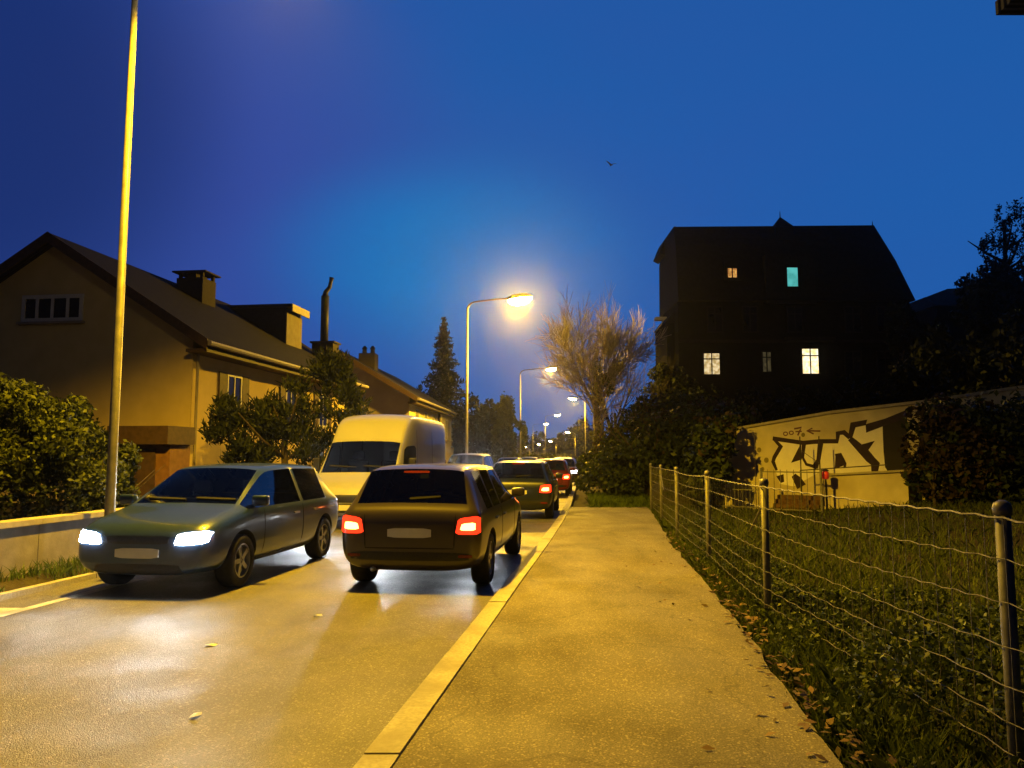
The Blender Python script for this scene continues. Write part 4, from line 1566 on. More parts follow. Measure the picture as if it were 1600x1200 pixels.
# brown ivy bush hanging over the right end of the wall
o3 = Vector(wall_pt(1490, 720, .5))
o3.z = 0
ib = thing('ivy_bush', 'brownish ivy bush hiding the right end of the graffiti wall', 'shrub', o3)
bl = []
for (px, py, r_) in ((1440, 660, .42), (1435, 700, .4), (1440, 740, .42), (1470, 650, .5), (1480, 700, .6), (1475, 750, .6), (1520, 660, .6), (1530, 710, .7), (1530, 760, .7), (1580, 660, .8), (1590, 720, .8), (1600, 770, .8), (1640, 700, .9), (1455, 770, .4), (1560, 640, .5)):
    q = wall_pt(px, py, .45 + r_ * .4) - o3
    bl.append((q.x, q.y, q.z, r_, r_, r_))
trunk(ib, 1.8, .07, limbs=6, spread=.9, name='stems')
foliage('leaves', bl, 8000, .075, L_IVY, ib, gate=-.2, gscale=2.)
foliage('brown_leaves', bl[:9], 4600, .08, L_IVYB, ib, gate=-.15, gscale=1.6, shell=.8)
# slim sapling before the ivy
q = wall_pt(1458, 745, 1.2)
bare_tree('sapling', 'slim pale leafless sapling standing before the brown ivy bush', (q.x, q.y, ground(q.x, q.y)), 2.2, M_BARK, 5, levels=2, spread=.35, nb=3, tr=.045)

# trees at the right edge
q = P(1590, 712, 38)
zg = ground(q.x, 38)
tr_ = thing('birch_tree', 'tall drooping tree with sparse dark leaves at the right edge', 'tree', (q.x, 38, zg))
trunk(tr_, P(1590, 345, 38).z - zg, .2, M_BARKD, limbs=12, spread=1.6, lh=.6)
C = []
for (px, py, r_) in ((1595, 320, .75), (1570, 335, .8), (1560, 365, .75), (1590, 370, .9), (1615, 340, 1.0), (1575, 405, .75), (1600, 410, .9), (1630, 390, 1.1), (1548, 400, .45), (1545, 372, .4), (1590, 440, .9), (1565, 425, .5), (1535, 380, .3)):
    c_ = P(px, py, 38) - Vector((q.x, 38, zg))
    for _ in range(int(34 * r_)):
        d = rng.normal(size=3)
        d /= np.linalg.norm(d)
        b = np.array(c_) + d * r_ * random.uniform(.2, 1.0)
        dr = random.uniform(.3, .9)
        for _ in range(16):
            C.append(b + np.array([random.gauss(0, .05), random.gauss(0, .05), -dr * random.random()]))
v, f = leaf_quads(np.array(C), .085, -1.0, .5)
np_mesh('crown', v, f, L_DARK, tr_)
for k, (px, py, y, rx, rz_, lab) in enumerate(((1560, 470, 36, 2.0, 2.2, 'dark evergreen below the drooping tree at the right edge'), (1500, 560, 33, 2.0, 1.8, 'dark evergreen between villa and right edge house, lower one'),
                                              (1405, 500, 42, .75, 1.6, 'dark ivy covered tree against the right corner of the villa'), (1600, 560, 30, 2.2, 2.6, 'dark evergreen cut off by the right edge above the wall'),
                                              (1440, 540, 44, 1.4, 2.0, 'dark evergreen in the gap right of the villa'))):
    q = P(px, py, y)
    zg = ground(q.x, y)
    hh = q.z - zg
    leafy('dark_tree', lab, 'tree', (q.x, y, zg), lumpy(0, 0, hh - rz_ * .2, rx, rx, rz_, 12) + [(0, 0, hh * .4, rx * .7, rx * .7, hh * .4)], 6500, .16, L_DARK, hh * .9, .16, gscale=.8, group='dark trees on the right slope')

# far trees closing the view down the road
far = ((838, 668, 330, 9, 'bluish far tree left of the sky gap lamps'), (815, 676, 340, 9, 'far tree behind the small clipped tree'), (862, 684, 345, 10, 'far tree in the middle of the road end'), (885, 664, 300, 10, 'far brown tree below the right lamp of the gap'),
       (906, 650, 240, 9, 'far dark tree at the right of the road end'), (795, 672, 300, 8, 'far tree mostly behind the lamp lit tree'), (925, 655, 200, 8, 'far dark tree behind the hedge and bare trunk'), (872, 676, 260, 6, 'far tree right of centre at the road bend'))
for k, (px, top, y, w_, lab) in enumerate(far):
    q = P(px, 712, y)
    hh = P(px, top, y).z
    leafy('far_tree', lab, 'tree', (q.x, y, -.1), lumpy(0, 0, hh * .55, w_ * .45, w_ * .45, hh * .42, 9), 2600, .5, L_DARK if k % 2 == 0 else L_IVYB, hh * .6, .3, gscale=.4, group='far trees at the road end')
# roadside hedges down the road
for side, lab in ((-1, 'long lamp lit hedge along the left side of the far road'), (1, 'long lamp lit hedge along the right side of the far road')):
    t = thing('roadside_hedge', lab, 'hedge', (0, 0, 0))
    bl = []
    y = 58.0 if side < 0 else 40.0
    while y < 300:
        x = (ledge(y) - 1.2) if side < 0 else (redge(y) + 1.4)
        r_ = random.uniform(.7, 1.1)
        bl.append((x + random.uniform(-.3, .3), y, .7, r_, 1.6 + y * .01, r_ * random.uniform(.8, 1.5)))
        y += 1.6 + y * .014
    foliage('leaves', bl, 16000, .17, L_MID, t, gate=-.3, gscale=.9)
    m_ = MB()
    for b in bl:
        m_.tube([(b[0], b[1], -.2), (b[0], b[1], .8)], .04, 5)
    m_.build('stems', M_BARK, t)


# ------------------------------------------------------------------ cars
def eval_mesh(o):
    dg = bpy.context.evaluated_depsgraph_get()
    return bpy.data.meshes.new_from_object(o.evaluated_get(dg))


PARTS = ['body', 'windshield', 'rear_window', 'side_window', 'arch']
CARMATS = {}


def car_shell(st, glass, wheels, wr_):
    """st: stations (y, w, b, belt, wr, top). glass: dict of station index -> list of (ring segment range, part). returns mesh with parts by material index"""
    nR = 10
    vs = []
    for (y, w, b, be, wr, top) in st:
        hh = top - be
        half = [(0, b), (.75 * w, b), (.965 * w, b + .10), (w, b + .55 * (be - b)), (.985 * w, be - .07), (.955 * w, be),
                (wr + .035, be + hh * .86), (wr * .97, be + hh * .945), (wr * .80, be + hh * .99), (0, top + .012)]
        ring = half + [(-x, z) for x, z in half[-2:0:-1]]
        vs += [(x, y, z) for x, z in ring]
    n = 2 * nR - 2
    bm = bmesh.new()
    bv = [bm.verts.new(v) for v in vs]
    for i in range(len(st) - 1):
        for k in range(n):
            k2 = (k + 1) % n
            f = bm.faces.new((bv[i * n + k], bv[i * n + k2], bv[(i + 1) * n + k2], bv[(i + 1) * n + k]))
            kk = k if k < nR - 1 else n - 1 - k
            f.material_index = glass.get((i, kk), 0)
            f.smooth = True
    for i, rev in ((0, False), (len(st) - 1, True)):
        r_ = [bv[i * n + k] for k in range(n)]
        # close the ends with quads across
        for k in range(nR - 1):
            a, b_ = k, k + 1
            c_, d_ = (n - k - 1) % n, (n - k) % n
            ids = []
            for q in (a, b_, c_, d_):
                if r_[q] not in ids:
                    ids.append(r_[q])
            if len(ids) >= 3:
                f = bm.faces.new(ids)
                f.smooth = True
    bmesh.ops.recalc_face_normals(bm, faces=bm.faces)
    cr = bm.edges.layers.float.new('crease_edge')
    for e in bm.edges:
        ms = {f.material_index for f in e.link_faces}
        if len(ms) > 1:
            e[cr] = 1.0
    cv = bm.verts.layers.float.new('crease_vert')
    for v_ in bm.verts:
        cnt = {}
        for f in v_.link_faces:
            cnt[f.material_index] = cnt.get(f.material_index, 0) + 1
        if len(cnt) > 1 and any(k > 0 and c_ == 1 for k, c_ in cnt.items()):
            v_[cv] = 1.0
    me = bpy.data.meshes.new('shell')
    bm.to_mesh(me)
    bm.free()
    for nm in PARTS:
        mm = CARMATS.setdefault(nm, bpy.data.materials.new('slot_' + nm))
        me.materials.append(mm)
    o = bpy.data.objects.new('shell', me)
    COL.objects.link(o)
    sb = o.modifiers.new('s', 'SUBSURF')
    sb.levels = 2
    sb.render_levels = 2
    cut = MB()
    cut.mi = 4
    for (y, x, r) in wheels:
        for s in (-1, 1):
            M = Matrix.Translation((s * (x + .12), y, r)) @ Matrix.Rotation(PI / 2, 4, 'Y')
            cut.lathe([(r + .055, -.26), (r + .055, .26)], 28, M)
    co = cut.build('cut', [CARMATS[nm] for nm in PARTS])
    bo = o.modifiers.new('b', 'BOOLEAN')
    bo.operation = 'DIFFERENCE'
    bo.object = co
    bo.solver = 'EXACT'
    res = eval_mesh(o)
    for q in (o, co):
        bpy.data.objects.remove(q)
    return res


def split_parts(me):
    polys = {}
    for p in me.polygons:
        polys.setdefault(p.material_index, []).append(tuple(p.vertices))
    co = [tuple(v.co) for v in me.vertices]
    out = {}
    for mi, fl in polys.items():
        idx = {}
        v2 = []
        f2 = []
        for f in fl:
            g_ = []
            for i in f:
                if i not in idx:
                    idx[i] = len(v2)
                    v2.append(co[i])
                g_.append(idx[i])
            f2.append(g_)
        out[mi] = (v2, f2)
    return out


def islands(v, f):
    par = list(range(len(v)))

    def fd(a):
        while par[a] != a:
            par[a] = par[par[a]]
            a = par[a]
        return a
    for q in f:
        for i in q[1:]:
            par[fd(i)] = fd(q[0])
    gr = {}
    for q in f:
        gr.setdefault(fd(q[0]), []).append(q)
    res = []
    for fl in gr.values():
        idx = {}
        v2, f2 = [], []
        for q in fl:
            g_ = []
            for i in q:
                if i not in idx:
                    idx[i] = len(v2)
                    v2.append(v[i])
                g_.append(idx[i])
            f2.append(g_)
        res.append((v2, f2))
    return res


def raw(name, v, f, mat, parent, smooth=True):
    me = bpy.data.meshes.new(name)
    me.from_pydata(v, [], f)
    me.materials.append(mat)
    if smooth:
        me.polygons.foreach_set('use_smooth', [True] * len(me.polygons))
        try:
            me.set_sharp_from_angle(angle=R(35))
        except Exception:
            pass
    o = bpy.data.objects.new(name, me)
    COL.objects.link(o)
    o.parent = parent
    return o


def patch(name, bvh, quad, axis, mat, parent, off=.006, nx_=8, nz_=5, back=.02):
    """quad: 4 corners (h, z) in a rear/front/side view, laid on the shell along an axis"""
    if axis == 'rear':
        o_, d_ = (lambda h, z: Vector((h, -6, z))), Vector((0, 1, 0))
    elif axis == 'front':
        o_, d_ = (lambda h, z: Vector((h, 6, z))), Vector((0, -1, 0))
    else:
        s = 1 if axis == 'right' else -1
        o_, d_ = (lambda h, z: Vector((s * 4, h, z))), Vector((-s, 0, 0))
    top, bot = [], []
    for j in range(nz_ + 1):
        for i in range(nx_ + 1):
            u, v = i / nx_, j / nz_
            # rounded corners: squeeze ends a little
            a = Vector(quad[0]).lerp(Vector(quad[1]), u)
            b = Vector(quad[3]).lerp(Vector(quad[2]), u)
            edge = 0.12 * (abs(2 * u - 1) ** 6)
            vv = edge + v * (1 - 2 * edge)
            c = a.lerp(b, vv)
            hit = bvh.ray_cast(o_(c.x, c.y), d_)
            if hit[0] is None:
                hit = bvh.find_nearest(o_(c.x, c.y) + d_ * 4)
            p, nn = hit[0], hit[1]
            if nn.dot(d_) > 0:
                nn = -nn
            top.append(p + nn * off)
            bot.append(p - nn * back)
    W = nx_ + 1
    fs = [(j * W + i, j * W + i + 1, (j + 1) * W + i + 1, (j + 1) * W + i) for j in range(nz_) for i in range(nx_)]
    loop = [i for i in range(W)] + [j * W + nx_ for j in range(1, nz_ + 1)] + [nz_ * W + i for i in range(nx_ - 1, -1, -1)] + [j * W for j in range(nz_ - 1, 0, -1)]
    nT = len(top)
    fs += [(loop[k], loop[(k + 1) % len(loop)], nT + loop[(k + 1) % len(loop)], nT + loop[k]) for k in range(len(loop))]
    return raw(name, [tuple(p) for p in top + bot], fs, mat, parent)


def wheel(parent, x, y, r, w=.21):
    s = 1 if x > 0 else -1
    M = Matrix.Translation((x, y, r)) @ Matrix.Rotation(s * PI / 2, 4, 'Y')
    tyre = MB().lathe([(r * .66, -w / 2), (r * .93, -w / 2), (r * .995, -w * .36), (r, 0), (r * .995, w * .36), (r * .93, w / 2), (r * .66, w / 2), (r * .62, w * .3), (r * .62, -w * .3)], 28, M).build('wheel', M_TYRE, parent, smooth=True)
    rim = MB()
    rim.lathe([(r * .645, w * .1), (r * .65, w * .46), (r * .59, w * .47), (r * .56, w * .2), (r * .15, w * .16), (r * .14, w * .34), (.01, w * .36)], 24, M)
    for k in range(5):
        rim.box(-.028, .028, .03, r * .6, w * .2, w * .4, M @ Matrix.Rotation(2 * PI * k / 5, 4, 'Z'))
    rim.build('rim', M_RIM, tyre)


def paint(name, c):
    return pm(name, [x * .92 for x in c], c, scale=2, rough=.32, metal=.25, spec=.5, coat=.6)


def make_car(name, label, cat, loc, rz, color, L=4.2, W=1.78, H=1.47, style='hatch', lit='rear', headm=E_HEAD, tailm=E_TAIL, beams=0, group='cars driving on the road', interior=True, tip=9):
    t = thing(name, label, cat, loc, rz, group)
    body = paint(name + '_paint', color)
    w = W / 2
    h = L / 2
    be = .93 + (H - 1.47) * .45
    r = .315 if H < 1.6 else .35
    fw, rw = h - .80, -h + .72
    if style == 'hatch':
        yr0, yr1 = -h + .50, -h + .13
    elif style == 'wagon':
        yr0, yr1 = -h + .36, -h + .11
    elif style == 'suv':
        yr0, yr1 = -h + .36, -h + .10
    else:  # sedan
        yr0, yr1 = -h + 1.25, -h + .62
    yh = .5 - .15 * (style != 'sedan')         # header of the windscreen
    yc = yh + .78                              # cowl
    b0 = .20 if H < 1.6 else .27
    wr = w * .66
    st = []
    if style == 'sedan':
        st += [(-h, w * .80, b0 + .18, be - .18, w * .66, be - .12), (-h + .04, w * .90, b0 + .08, be - .05, w * .72, be + .0), (-h + .14, w * .95, b0 + .03, be - .01, w * .74, be + .05),
               (yr1 - .04, w * .985, b0, be, w * .74, be + .08)]
    else:
        st += [(-h, w * .80, b0 + .20, be - .22, w * .70, be - .16), (-h + .025, w * .91, b0 + .10, be - .10, w * .76, be - .02), (-h + .08, w * .955, b0 + .04, be - .02, w * .78, be + .035)]
    i_rear = len(st)
    st += [(yr1, w * .965, b0 + .03, be, w * .775, be + .085), (yr0, w * .985, b0, be, wr * 1.02, H - .055), (yr0 + .16, w * .99, b0, be, wr * 1.03, H - .015)]
    i_rs = len(st) - 1
    yB = (yr0 + .16 + yh) / 2 + .05
    yC = yr0 + .55 if style in ('wagon', 'suv') else yr0 + .30
    if style in ('wagon', 'suv'):
        st += [(yC, w, b0, be, wr * 1.05, H), (yC + .09, w, b0, be, wr * 1.05, H)]
    st += [(yB - .05, w, b0, be, wr * 1.06, H), (yB + .05, w, b0, be, wr * 1.06, H), (yh - .12, w, b0, be, wr * 1.04, H - .015)]
    i_f = len(st) - 1
    st += [(yh + .04, w, b0, be, wr * 1.0, H - .06), (yc, w * .985, b0, be - .01, w * .77, be + .055), (yc + .12, w * .98, b0, be - .03, w * .76, be + .02),
           (h - .40, w * .97, b0 + .01, be - .11, w * .74, be - .05), (h - .16, w * .93, b0 + .02, be - .17, w * .72, be - .12), (h - .04, w * .86, b0 + .04, be - .25, w * .66, be - .20), (h, w * .76, b0 + .10, be - .33, w * .58, be - .28)]
    gl = {}
    for k in (7, 8):
        gl[(i_rear, k)] = 2
        gl[(i_f + 1, k)] = 1
    gl[(i_f, 5)] = 3
    gl[(i_f + 1, 5)] = 3
    for i in range(i_rs, i_f):
        # pillar slots stay body coloured
        y0_, y1_ = st[i][0], st[i + 1][0]
        if y1_ - y0_ > .12:
            gl[(i, 5)] = 3
    wheels = [(fw, w - .12, r), (rw, w - .12, r)]
    me = car_shell(st, gl, wheels, r)
    bvh = BVHTree.FromPolygons([v.co.copy() for v in me.vertices], [tuple(p.vertices) for p in me.polygons])
    sp_ = split_parts(me)
    for mi, (v, f) in sp_.items():
        nm = PARTS[mi]
        if nm == 'arch':
            for (v2, f2) in islands(v, f):
                raw('wheel_arch', v2, f2, M_ARCH, t)
        elif nm == 'body':
            raw('body', v, f, body, t)
        else:
            for (v2, f2) in islands(v, f):
                if len(f2) > 3:
                    raw(nm, v2, f2, M_CGLASS, t)
    for (y, x, rr) in wheels:
        for s in (-1, 1):
            wheel(t, s * (w - .13), y, rr)
    off_h = M_PLATE if lit == 'rear' else headm
    # lamps
    zt_ = be - .02
    for s in (-1, 1):
        if style == 'sedan':
            q = [(s * w * .50, zt_ - .20), (s * w * .93, zt_ - .20), (s * w * .92, zt_ - .06), (s * w * .52, zt_ - .05)]
        else:
            q = [(s * w * .62, zt_ - .24), (s * w * .94, zt_ - .24), (s * w * .93, zt_ - .03), (s * w * .66, zt_ - .06)]
        tl = patch('taillight', bvh, q, 'rear', tailm if lit != 'front' else E_TAILOFF, t, off=.012)
        if lit == 'rear' and tailm is E_BRAKE:
            cx_ = sum(a[0] for a in q) / 4
            cz_ = sum(a[1] for a in q) / 4
            patch('bulb', bvh, [(cx_ + (a[0] - cx_) * .62, cz_ - .01 + (a[1] - cz_) * .42) for a in q], 'rear', E_BULB, tl, off=.017, nx_=5, nz_=3)
        zf = be - .25
        q = [(s * w * .50, zf - .10), (s * w * .88, zf - .08), (s * w * .90, zf + .05), (s * w * .54, zf + .02)]
        patch('headlight', bvh, q, 'front', headm if lit == 'front' else M_LENSOFF, t, off=.012)
        # mirrors
        mm = MB().box(s * (w + .015) - .10, s * (w + .015) + .10, yc - .25, yc - .14, be + .02, be + .15).build('side_mirror', body, t, bevel=.025, smooth=True)
        for y in (yB + .16, yB - .55):
            if style != 'x':
                patch('door_handle', bvh, [(y, be - .16), (y + .17, be - .16), (y + .17, be - .13), (y, be - .13)], 'right' if s > 0 else 'left', M_RIM, t, off=.02, nx_=3, nz_=2)
    patch('number_plate', bvh, [(-.26, .62 if style != 'sedan' else .66), (.26, .62 if style != 'sedan' else .66), (.26, .73 if style != 'sedan' else .77), (-.26, .73 if style != 'sedan' else .77)], 'rear', M_PLATE, t, nx_=6, nz_=3)
    patch('number_plate', bvh, [(-.26, .43), (.26, .43), (.26, .54), (-.26, .54)], 'front', M_PLATE, t, off=.016, nx_=6, nz_=3)
    patch('grille', bvh, [(-w * .40, be - .34), (w * .40, be - .34), (w * .44, be - .25), (-w * .44, be - .25)], 'front', M_GRILLE, t, off=.006, nx_=8, nz_=3)
    patch('air_intake', bvh, [(-w * .62, .26), (w * .62, .26), (w * .55, .37), (-w * .55, .37)], 'front', M_GRILLE, t, off=.006, nx_=8, nz_=3)
    for s in (-1, 1):
        ax = 'right' if s > 0 else 'left'
        for y in (yB, yh + .38):
            patch('door_seam', bvh, [(y - .007, .34), (y + .007, .34), (y + .007, be - .03), (y - .007, be - .03)], ax, M_ARCH, t, off=.003, nx_=2, nz_=8)
        patch('sill_trim', bvh, [(rw + .45, .25), (fw - .45, .25), (fw - .45, .31), (rw + .45, .31)], ax, M_GRILLE, t, off=.008, nx_=8, nz_=2)
    patch('bumper_strip', bvh, [(-w * .8, .36), (w * .8, .36), (w * .8, .46), (-w * .8, .46)], 'rear', M_GRILLE, t, off=.004, nx_=10, nz_=3)
    if style in ('hatch', 'wagon', 'suv'):
        patch('brake_light', bvh, [(-.16, H - .10), (.16, H - .10), (.16, H - .075), (-.16, H - .075)], 'rear', E_TAILOFF, t, nx_=5, nz_=2)
    # wipers, tailgate gaps, reflectors, exhaust
    for x0 in (-.62, .02):
        patch('wiper', bvh, [(x0, be + .085), (x0 + .52, be + .10), (x0 + .52, be + .118), (x0, be + .103)], 'front', M_ARCH, t, off=.018, nx_=6, nz_=1)
    if style != 'sedan':
        patch('wiper', bvh, [(-.03, be + .12), (.34, be + .15), (.34, be + .168), (-.03, be + .145)], 'rear', M_ARCH, t, off=.018, nx_=5, nz_=1)
    for s in (-1, 1):
        patch('tailgate_gap', bvh, [(s * w * .60 - .006, .50), (s * w * .60 + .006, .50), (s * w * .62 + .006, be - .03), (s * w * .62 - .006, be - .03)], 'rear', M_ARCH, t, off=.003, nx_=2, nz_=6)
        patch('reflector', bvh, [(s * w * .66, .40), (s * w * .84, .40), (s * w * .84, .435), (s * w * .66, .435)], 'rear', E_TAILOFF, t, off=.010, nx_=4, nz_=2)
    patch('tailgate_gap', bvh, [(-w * .60, .495), (w * .60, .495), (w * .60, .507), (-w * .60, .507)], 'rear', M_ARCH, t, off=.003, nx_=8, nz_=1)
    MB().tube([(-w * .5, -h + .30, b0 + .05), (-w * .5, -h + .02, b0 + .05)], .028, 10).build('exhaust', M_RIM, t, smooth=True)
    if interior:
        for (x, y) in ((-.36, .12), (.36, .12), (-.36, -.85), (.36, -.85)):
            if y < yr0 + .2:
                y = yr0 + .25
            sb = MB()
            sb.box(x - .23, x + .23, y - .06, y + .10, .55, 1.02)
            sb.box(x - .13, x + .13, y - .09, y + .01, 1.06, 1.24)
            sb.box(x - .23, x + .23, y + .10, y + .5, .42, .58)
            sb.build('seat', M_SEAT, t, bevel=.03)
    if beams:
        for s in (-1, 1):
            ld = bpy.data.lights.new('headlight_beam', 'SPOT')
            ld.energy = beams
            ld.color = (0.86, 0.93, 1.0)
            ld.spot_size = R(75)
            ld.spot_blend = 1.0
            ld.shadow_soft_size = .07
            lo = bpy.data.objects.new('headlight_beam', ld)
            COL.objects.link(lo)
            lo.parent = t
            lo.location = (s * w * .68, h + .10, be - .28)
            lo.rotation_euler = (R(90 - tip), 0, 0)   # look along +Y, tipped to the road
    return t


E_TAILOFF = pm('tail_light_unlit', (0.12, 0.01, 0.008), (0.16, 0.012, 0.01), scale=9, rough=.2)
M_LENSOFF = pm('headlight_unlit', (0.3, 0.32, 0.34), (0.4, 0.42, 0.44), scale=9, rough=.15)


def on_road(y, off):
    """lane point at distance y, off metres in from the right edge"""
    return (redge(y) - off, y, RZ)


def away(y):
    return -head(y)


def toward(y):
    return PI - head(y)


make_car('car', 'dark teal oncoming car with glaring headlights beside the nearest lamp pole', 'car', on_road(10.7, RW - 1.33), toward(10.7), (0.02, 0.042, 0.085), L=4.15, W=1.76, H=1.46, style='hatch', lit='front', beams=130)
make_car('car', 'dark grey estate car with red tail lights, nearest on the right lane', 'car', on_road(11.15, 1.27), away(11.15), (0.055, 0.045, 0.04), L=4.4, W=1.76, H=1.46, style='wagon', lit='rear', tailm=E_BRAKE)
make_car('car', 'dark blue hatchback with red tail lights queuing behind the grey estate', 'car', on_road(21.0, 1.22), away(21.0), (0.012, 0.018, 0.045), L=4.2, W=1.8, H=1.45, style='hatch', lit='rear', tailm=E_BRAKE)
make_car('car', 'red car with lit tail lights before the ivy hedge', 'car', on_road(31.6, .98), away(31.6), (0.28, 0.018, 0.012), L=4.1, W=1.74, H=1.45, style='hatch', lit='rear', tailm=E_BRAKE)
E_WTAIL = emat('white_rear_light_lens', (1.0, 0.85, 0.8), 14)
make_car('car', 'dark car with bright whitish rear lights just beyond the red car', 'car', on_road(40.2, .75), away(40.2), (0.04, 0.03, 0.06), L=4.3, W=1.78, H=1.46, style='sedan', lit='rear', tailm=E_WTAIL)
make_car('car', 'brownish grey oncoming tall car with headlights on behind the van', 'car', on_road(29.5, RW - 1.5), toward(29.5), (0.07, 0.06, 0.055), L=4.4, W=1.84, H=1.66, style='suv', lit='front', headm=E_HEADF, beams=1100, tip=4)
make_car('car', 'small far oncoming car with headlights on, first of the far queue', 'car', on_road(46, RW - 1.4), toward(46), (0.05, 0.05, 0.055), style='hatch', lit='front', headm=E_HEADF, interior=False)
make_car('car', 'small far oncoming car with headlights on, second of the far queue', 'car', on_road(62, RW - 1.4), toward(62), (0.2, 0.2, 0.2), style='sedan', L=4.5, lit='front', headm=E_HEADF, interior=False)
make_car('car', 'far dark car with tail lights on at the head of the right lane', 'car', on_road(54, 1.1), away(54), (0.02, 0.02, 0.022), style='wagon', L=4.5, lit='rear', tailm=E_BRAKE, interior=False)


def make_van(label, loc, rz, color):
    t = thing('van', label, 'van', loc, rz)
    body = paint('van_paint', color)
    w, h = 1.0, 2.95
    H = 2.58
    st = [(-h, w * .90, .45, 1.15, w * .84, H - .10), (-h + .05, w * .97, .36, 1.18, w * .89, H - .03), (-h + .25, w, .33, 1.2, w * .91, H),
          (-1.0, w, .33, 1.2, w * .91, H + .01), (.55, w, .33, 1.2, w * .90, H + .01), (.95, w, .33, 1.2, w * .87, H - .04), (1.3, w, .33, 1.2, w * .84, H - .26),
          (1.58, w, .33, 1.18, w * .83, 1.98), (1.68, w * .995, .33, 1.17, w * .83, 1.90),
          (2.28, w * .985, .33, 1.08, w * .86, 1.20), (2.38, w * .98, .33, 1.05, w * .84, 1.14), (2.72, w * .95, .34, .92, w * .78, .98), (2.88, w * .88, .36, .80, w * .70, .84), (2.95, w * .78, .42, .66, w * .6, .68)]
    gl = {}
    for k in (7, 8):
        gl[(8, k)] = 1
    me = car_shell(st, gl, [(1.95, w - .13, .34), (-1.85, w - .13, .34)], .34)
    bvh = BVHTree.FromPolygons([v.co.copy() for v in me.vertices], [tuple(p.vertices) for p in me.polygons])
    for mi, (v, f) in split_parts(me).items():
        nm = PARTS[mi]
        if nm == 'body':
            raw('body', v, f, body, t)
        elif nm == 'arch':
            for (v2, f2) in islands(v, f):
                raw('wheel_arch', v2, f2, M_ARCH, t)
        else:
            raw(nm, v, f, M_CGLASS, t)
    for y in (1.95, -1.85):
        for s in (-1, 1):
            wheel(t, s * (w - .14), y, .34, .22)
    for s in (-1, 1):
        ax = 'right' if s > 0 else 'left'
        patch('side_window', bvh, [(.75, 1.22), (1.95, 1.16), (1.55, 1.78), (.75, 1.82)], ax, M_PANE, t, off=.006)
        patch('headlight', bvh, [(s * .50, .72), (s * .90, .74), (s * .90, .98), (s * .62, .90)], 'front', E_HEAD, t, off=.014)
        patch('taillight', bvh, [(s * .82, .9), (s * .94, .9), (s * .94, 1.45), (s * .84, 1.45)], 'rear', E_TAILOFF, t, off=.012)
        MB().box(s * 1.12 - .08, s * 1.12 + .08, 1.72, 1.84, 1.22, 1.52).build('side_mirror', M_GRILLE, t, bevel=.03)
        patch('side_moulding', bvh, [(-1.3, .62), (1.4, .62), (1.4, .72), (-1.3, .72)], ax, M_GRILLE, t, off=.012, nx_=10, nz_=2)
        sb = MB()
        sb.box(s * .45 - .25, s * .45 + .25, .75, .92, .8, 1.45)
        sb.box(s * .45 - .14, s * .45 + .14, .74, .84, 1.47, 1.68)
        sb.build('seat', M_SEAT, t, bevel=.03)
    for x0 in (-.72, .06):
        patch('wiper', bvh, [(x0, 1.30), (x0 + .62, 1.33), (x0 + .62, 1.355), (x0, 1.32)], 'front', M_ARCH, t, off=.02, nx_=6, nz_=1)
    patch('bumper_strip', bvh, [(-.84, .40), (.84, .40), (.84, .56), (-.84, .56)], 'front', M_GRILLE, t, off=.008, nx_=10, nz_=3)
    for y in (.62, 1.78, -1.0):
        for ax in ('right', 'left'):
            patch('door_seam', bvh, [(y - .008, .45), (y + .008, .45), (y + .008, 1.15 if y > 1 else 2.2), (y - .008, 1.15 if y > 1 else 2.2)], ax, M_ARCH, t, off=.003, nx_=2, nz_=8)
    patch('grille', bvh, [(-.5, .58), (.5, .58), (.46, .74), (-.46, .74)], 'front', M_GRILLE, t, off=.006)
    patch('number_plate', bvh, [(-.26, .42), (.26, .42), (.26, .53), (-.26, .53)], 'front', M_PLATE, t, off=.018, nx_=5, nz_=2)
    for s in (-1, 1):
        ld = bpy.data.lights.new('headlight_beam', 'SPOT')
        ld.energy = 260
        ld.color = (0.86, 0.93, 1.0)
        ld.spot_size = R(75)
        ld.spot_blend = 1.0
        ld.shadow_soft_size = .07
        lo = bpy.data.objects.new('headlight_beam', ld)
        COL.objects.link(lo)
        lo.parent = t
        lo.location = (s * .70, h + .10, .84)
        lo.rotation_euler = (R(90 - 8), 0, 0)
    return t


make_van('white high roof van coming along the left lane behind the teal car', on_road(19.2, RW - 1.04), toward(19.2), (0.42, 0.42, 0.41))

# ------------------------------------------------------------------ thin mist, added to give the lamps a halo
hz_ = bpy.data.materials.new('halo_mist')
hz_.use_nodes = True
ht = hz_.node_tree
ht.nodes.clear()
ho = ht.nodes.new('ShaderNodeOutputMaterial')
hv = ht.nodes.new('ShaderNodeVolumePrincipled')
hv.inputs['Color'].default_value = (0.95, 0.95, 0.95, 1)
hv.inputs['Density'].default_value = 0.00045
hv.inputs['Anisotropy'].default_value = 0.93
ht.links.new(hv.outputs[0], ho.inputs['Volume'])
tag(MB().box(-1250, 1250, -300, 1250, -6, 34).build('halo_haze', hz_), kind='stuff')

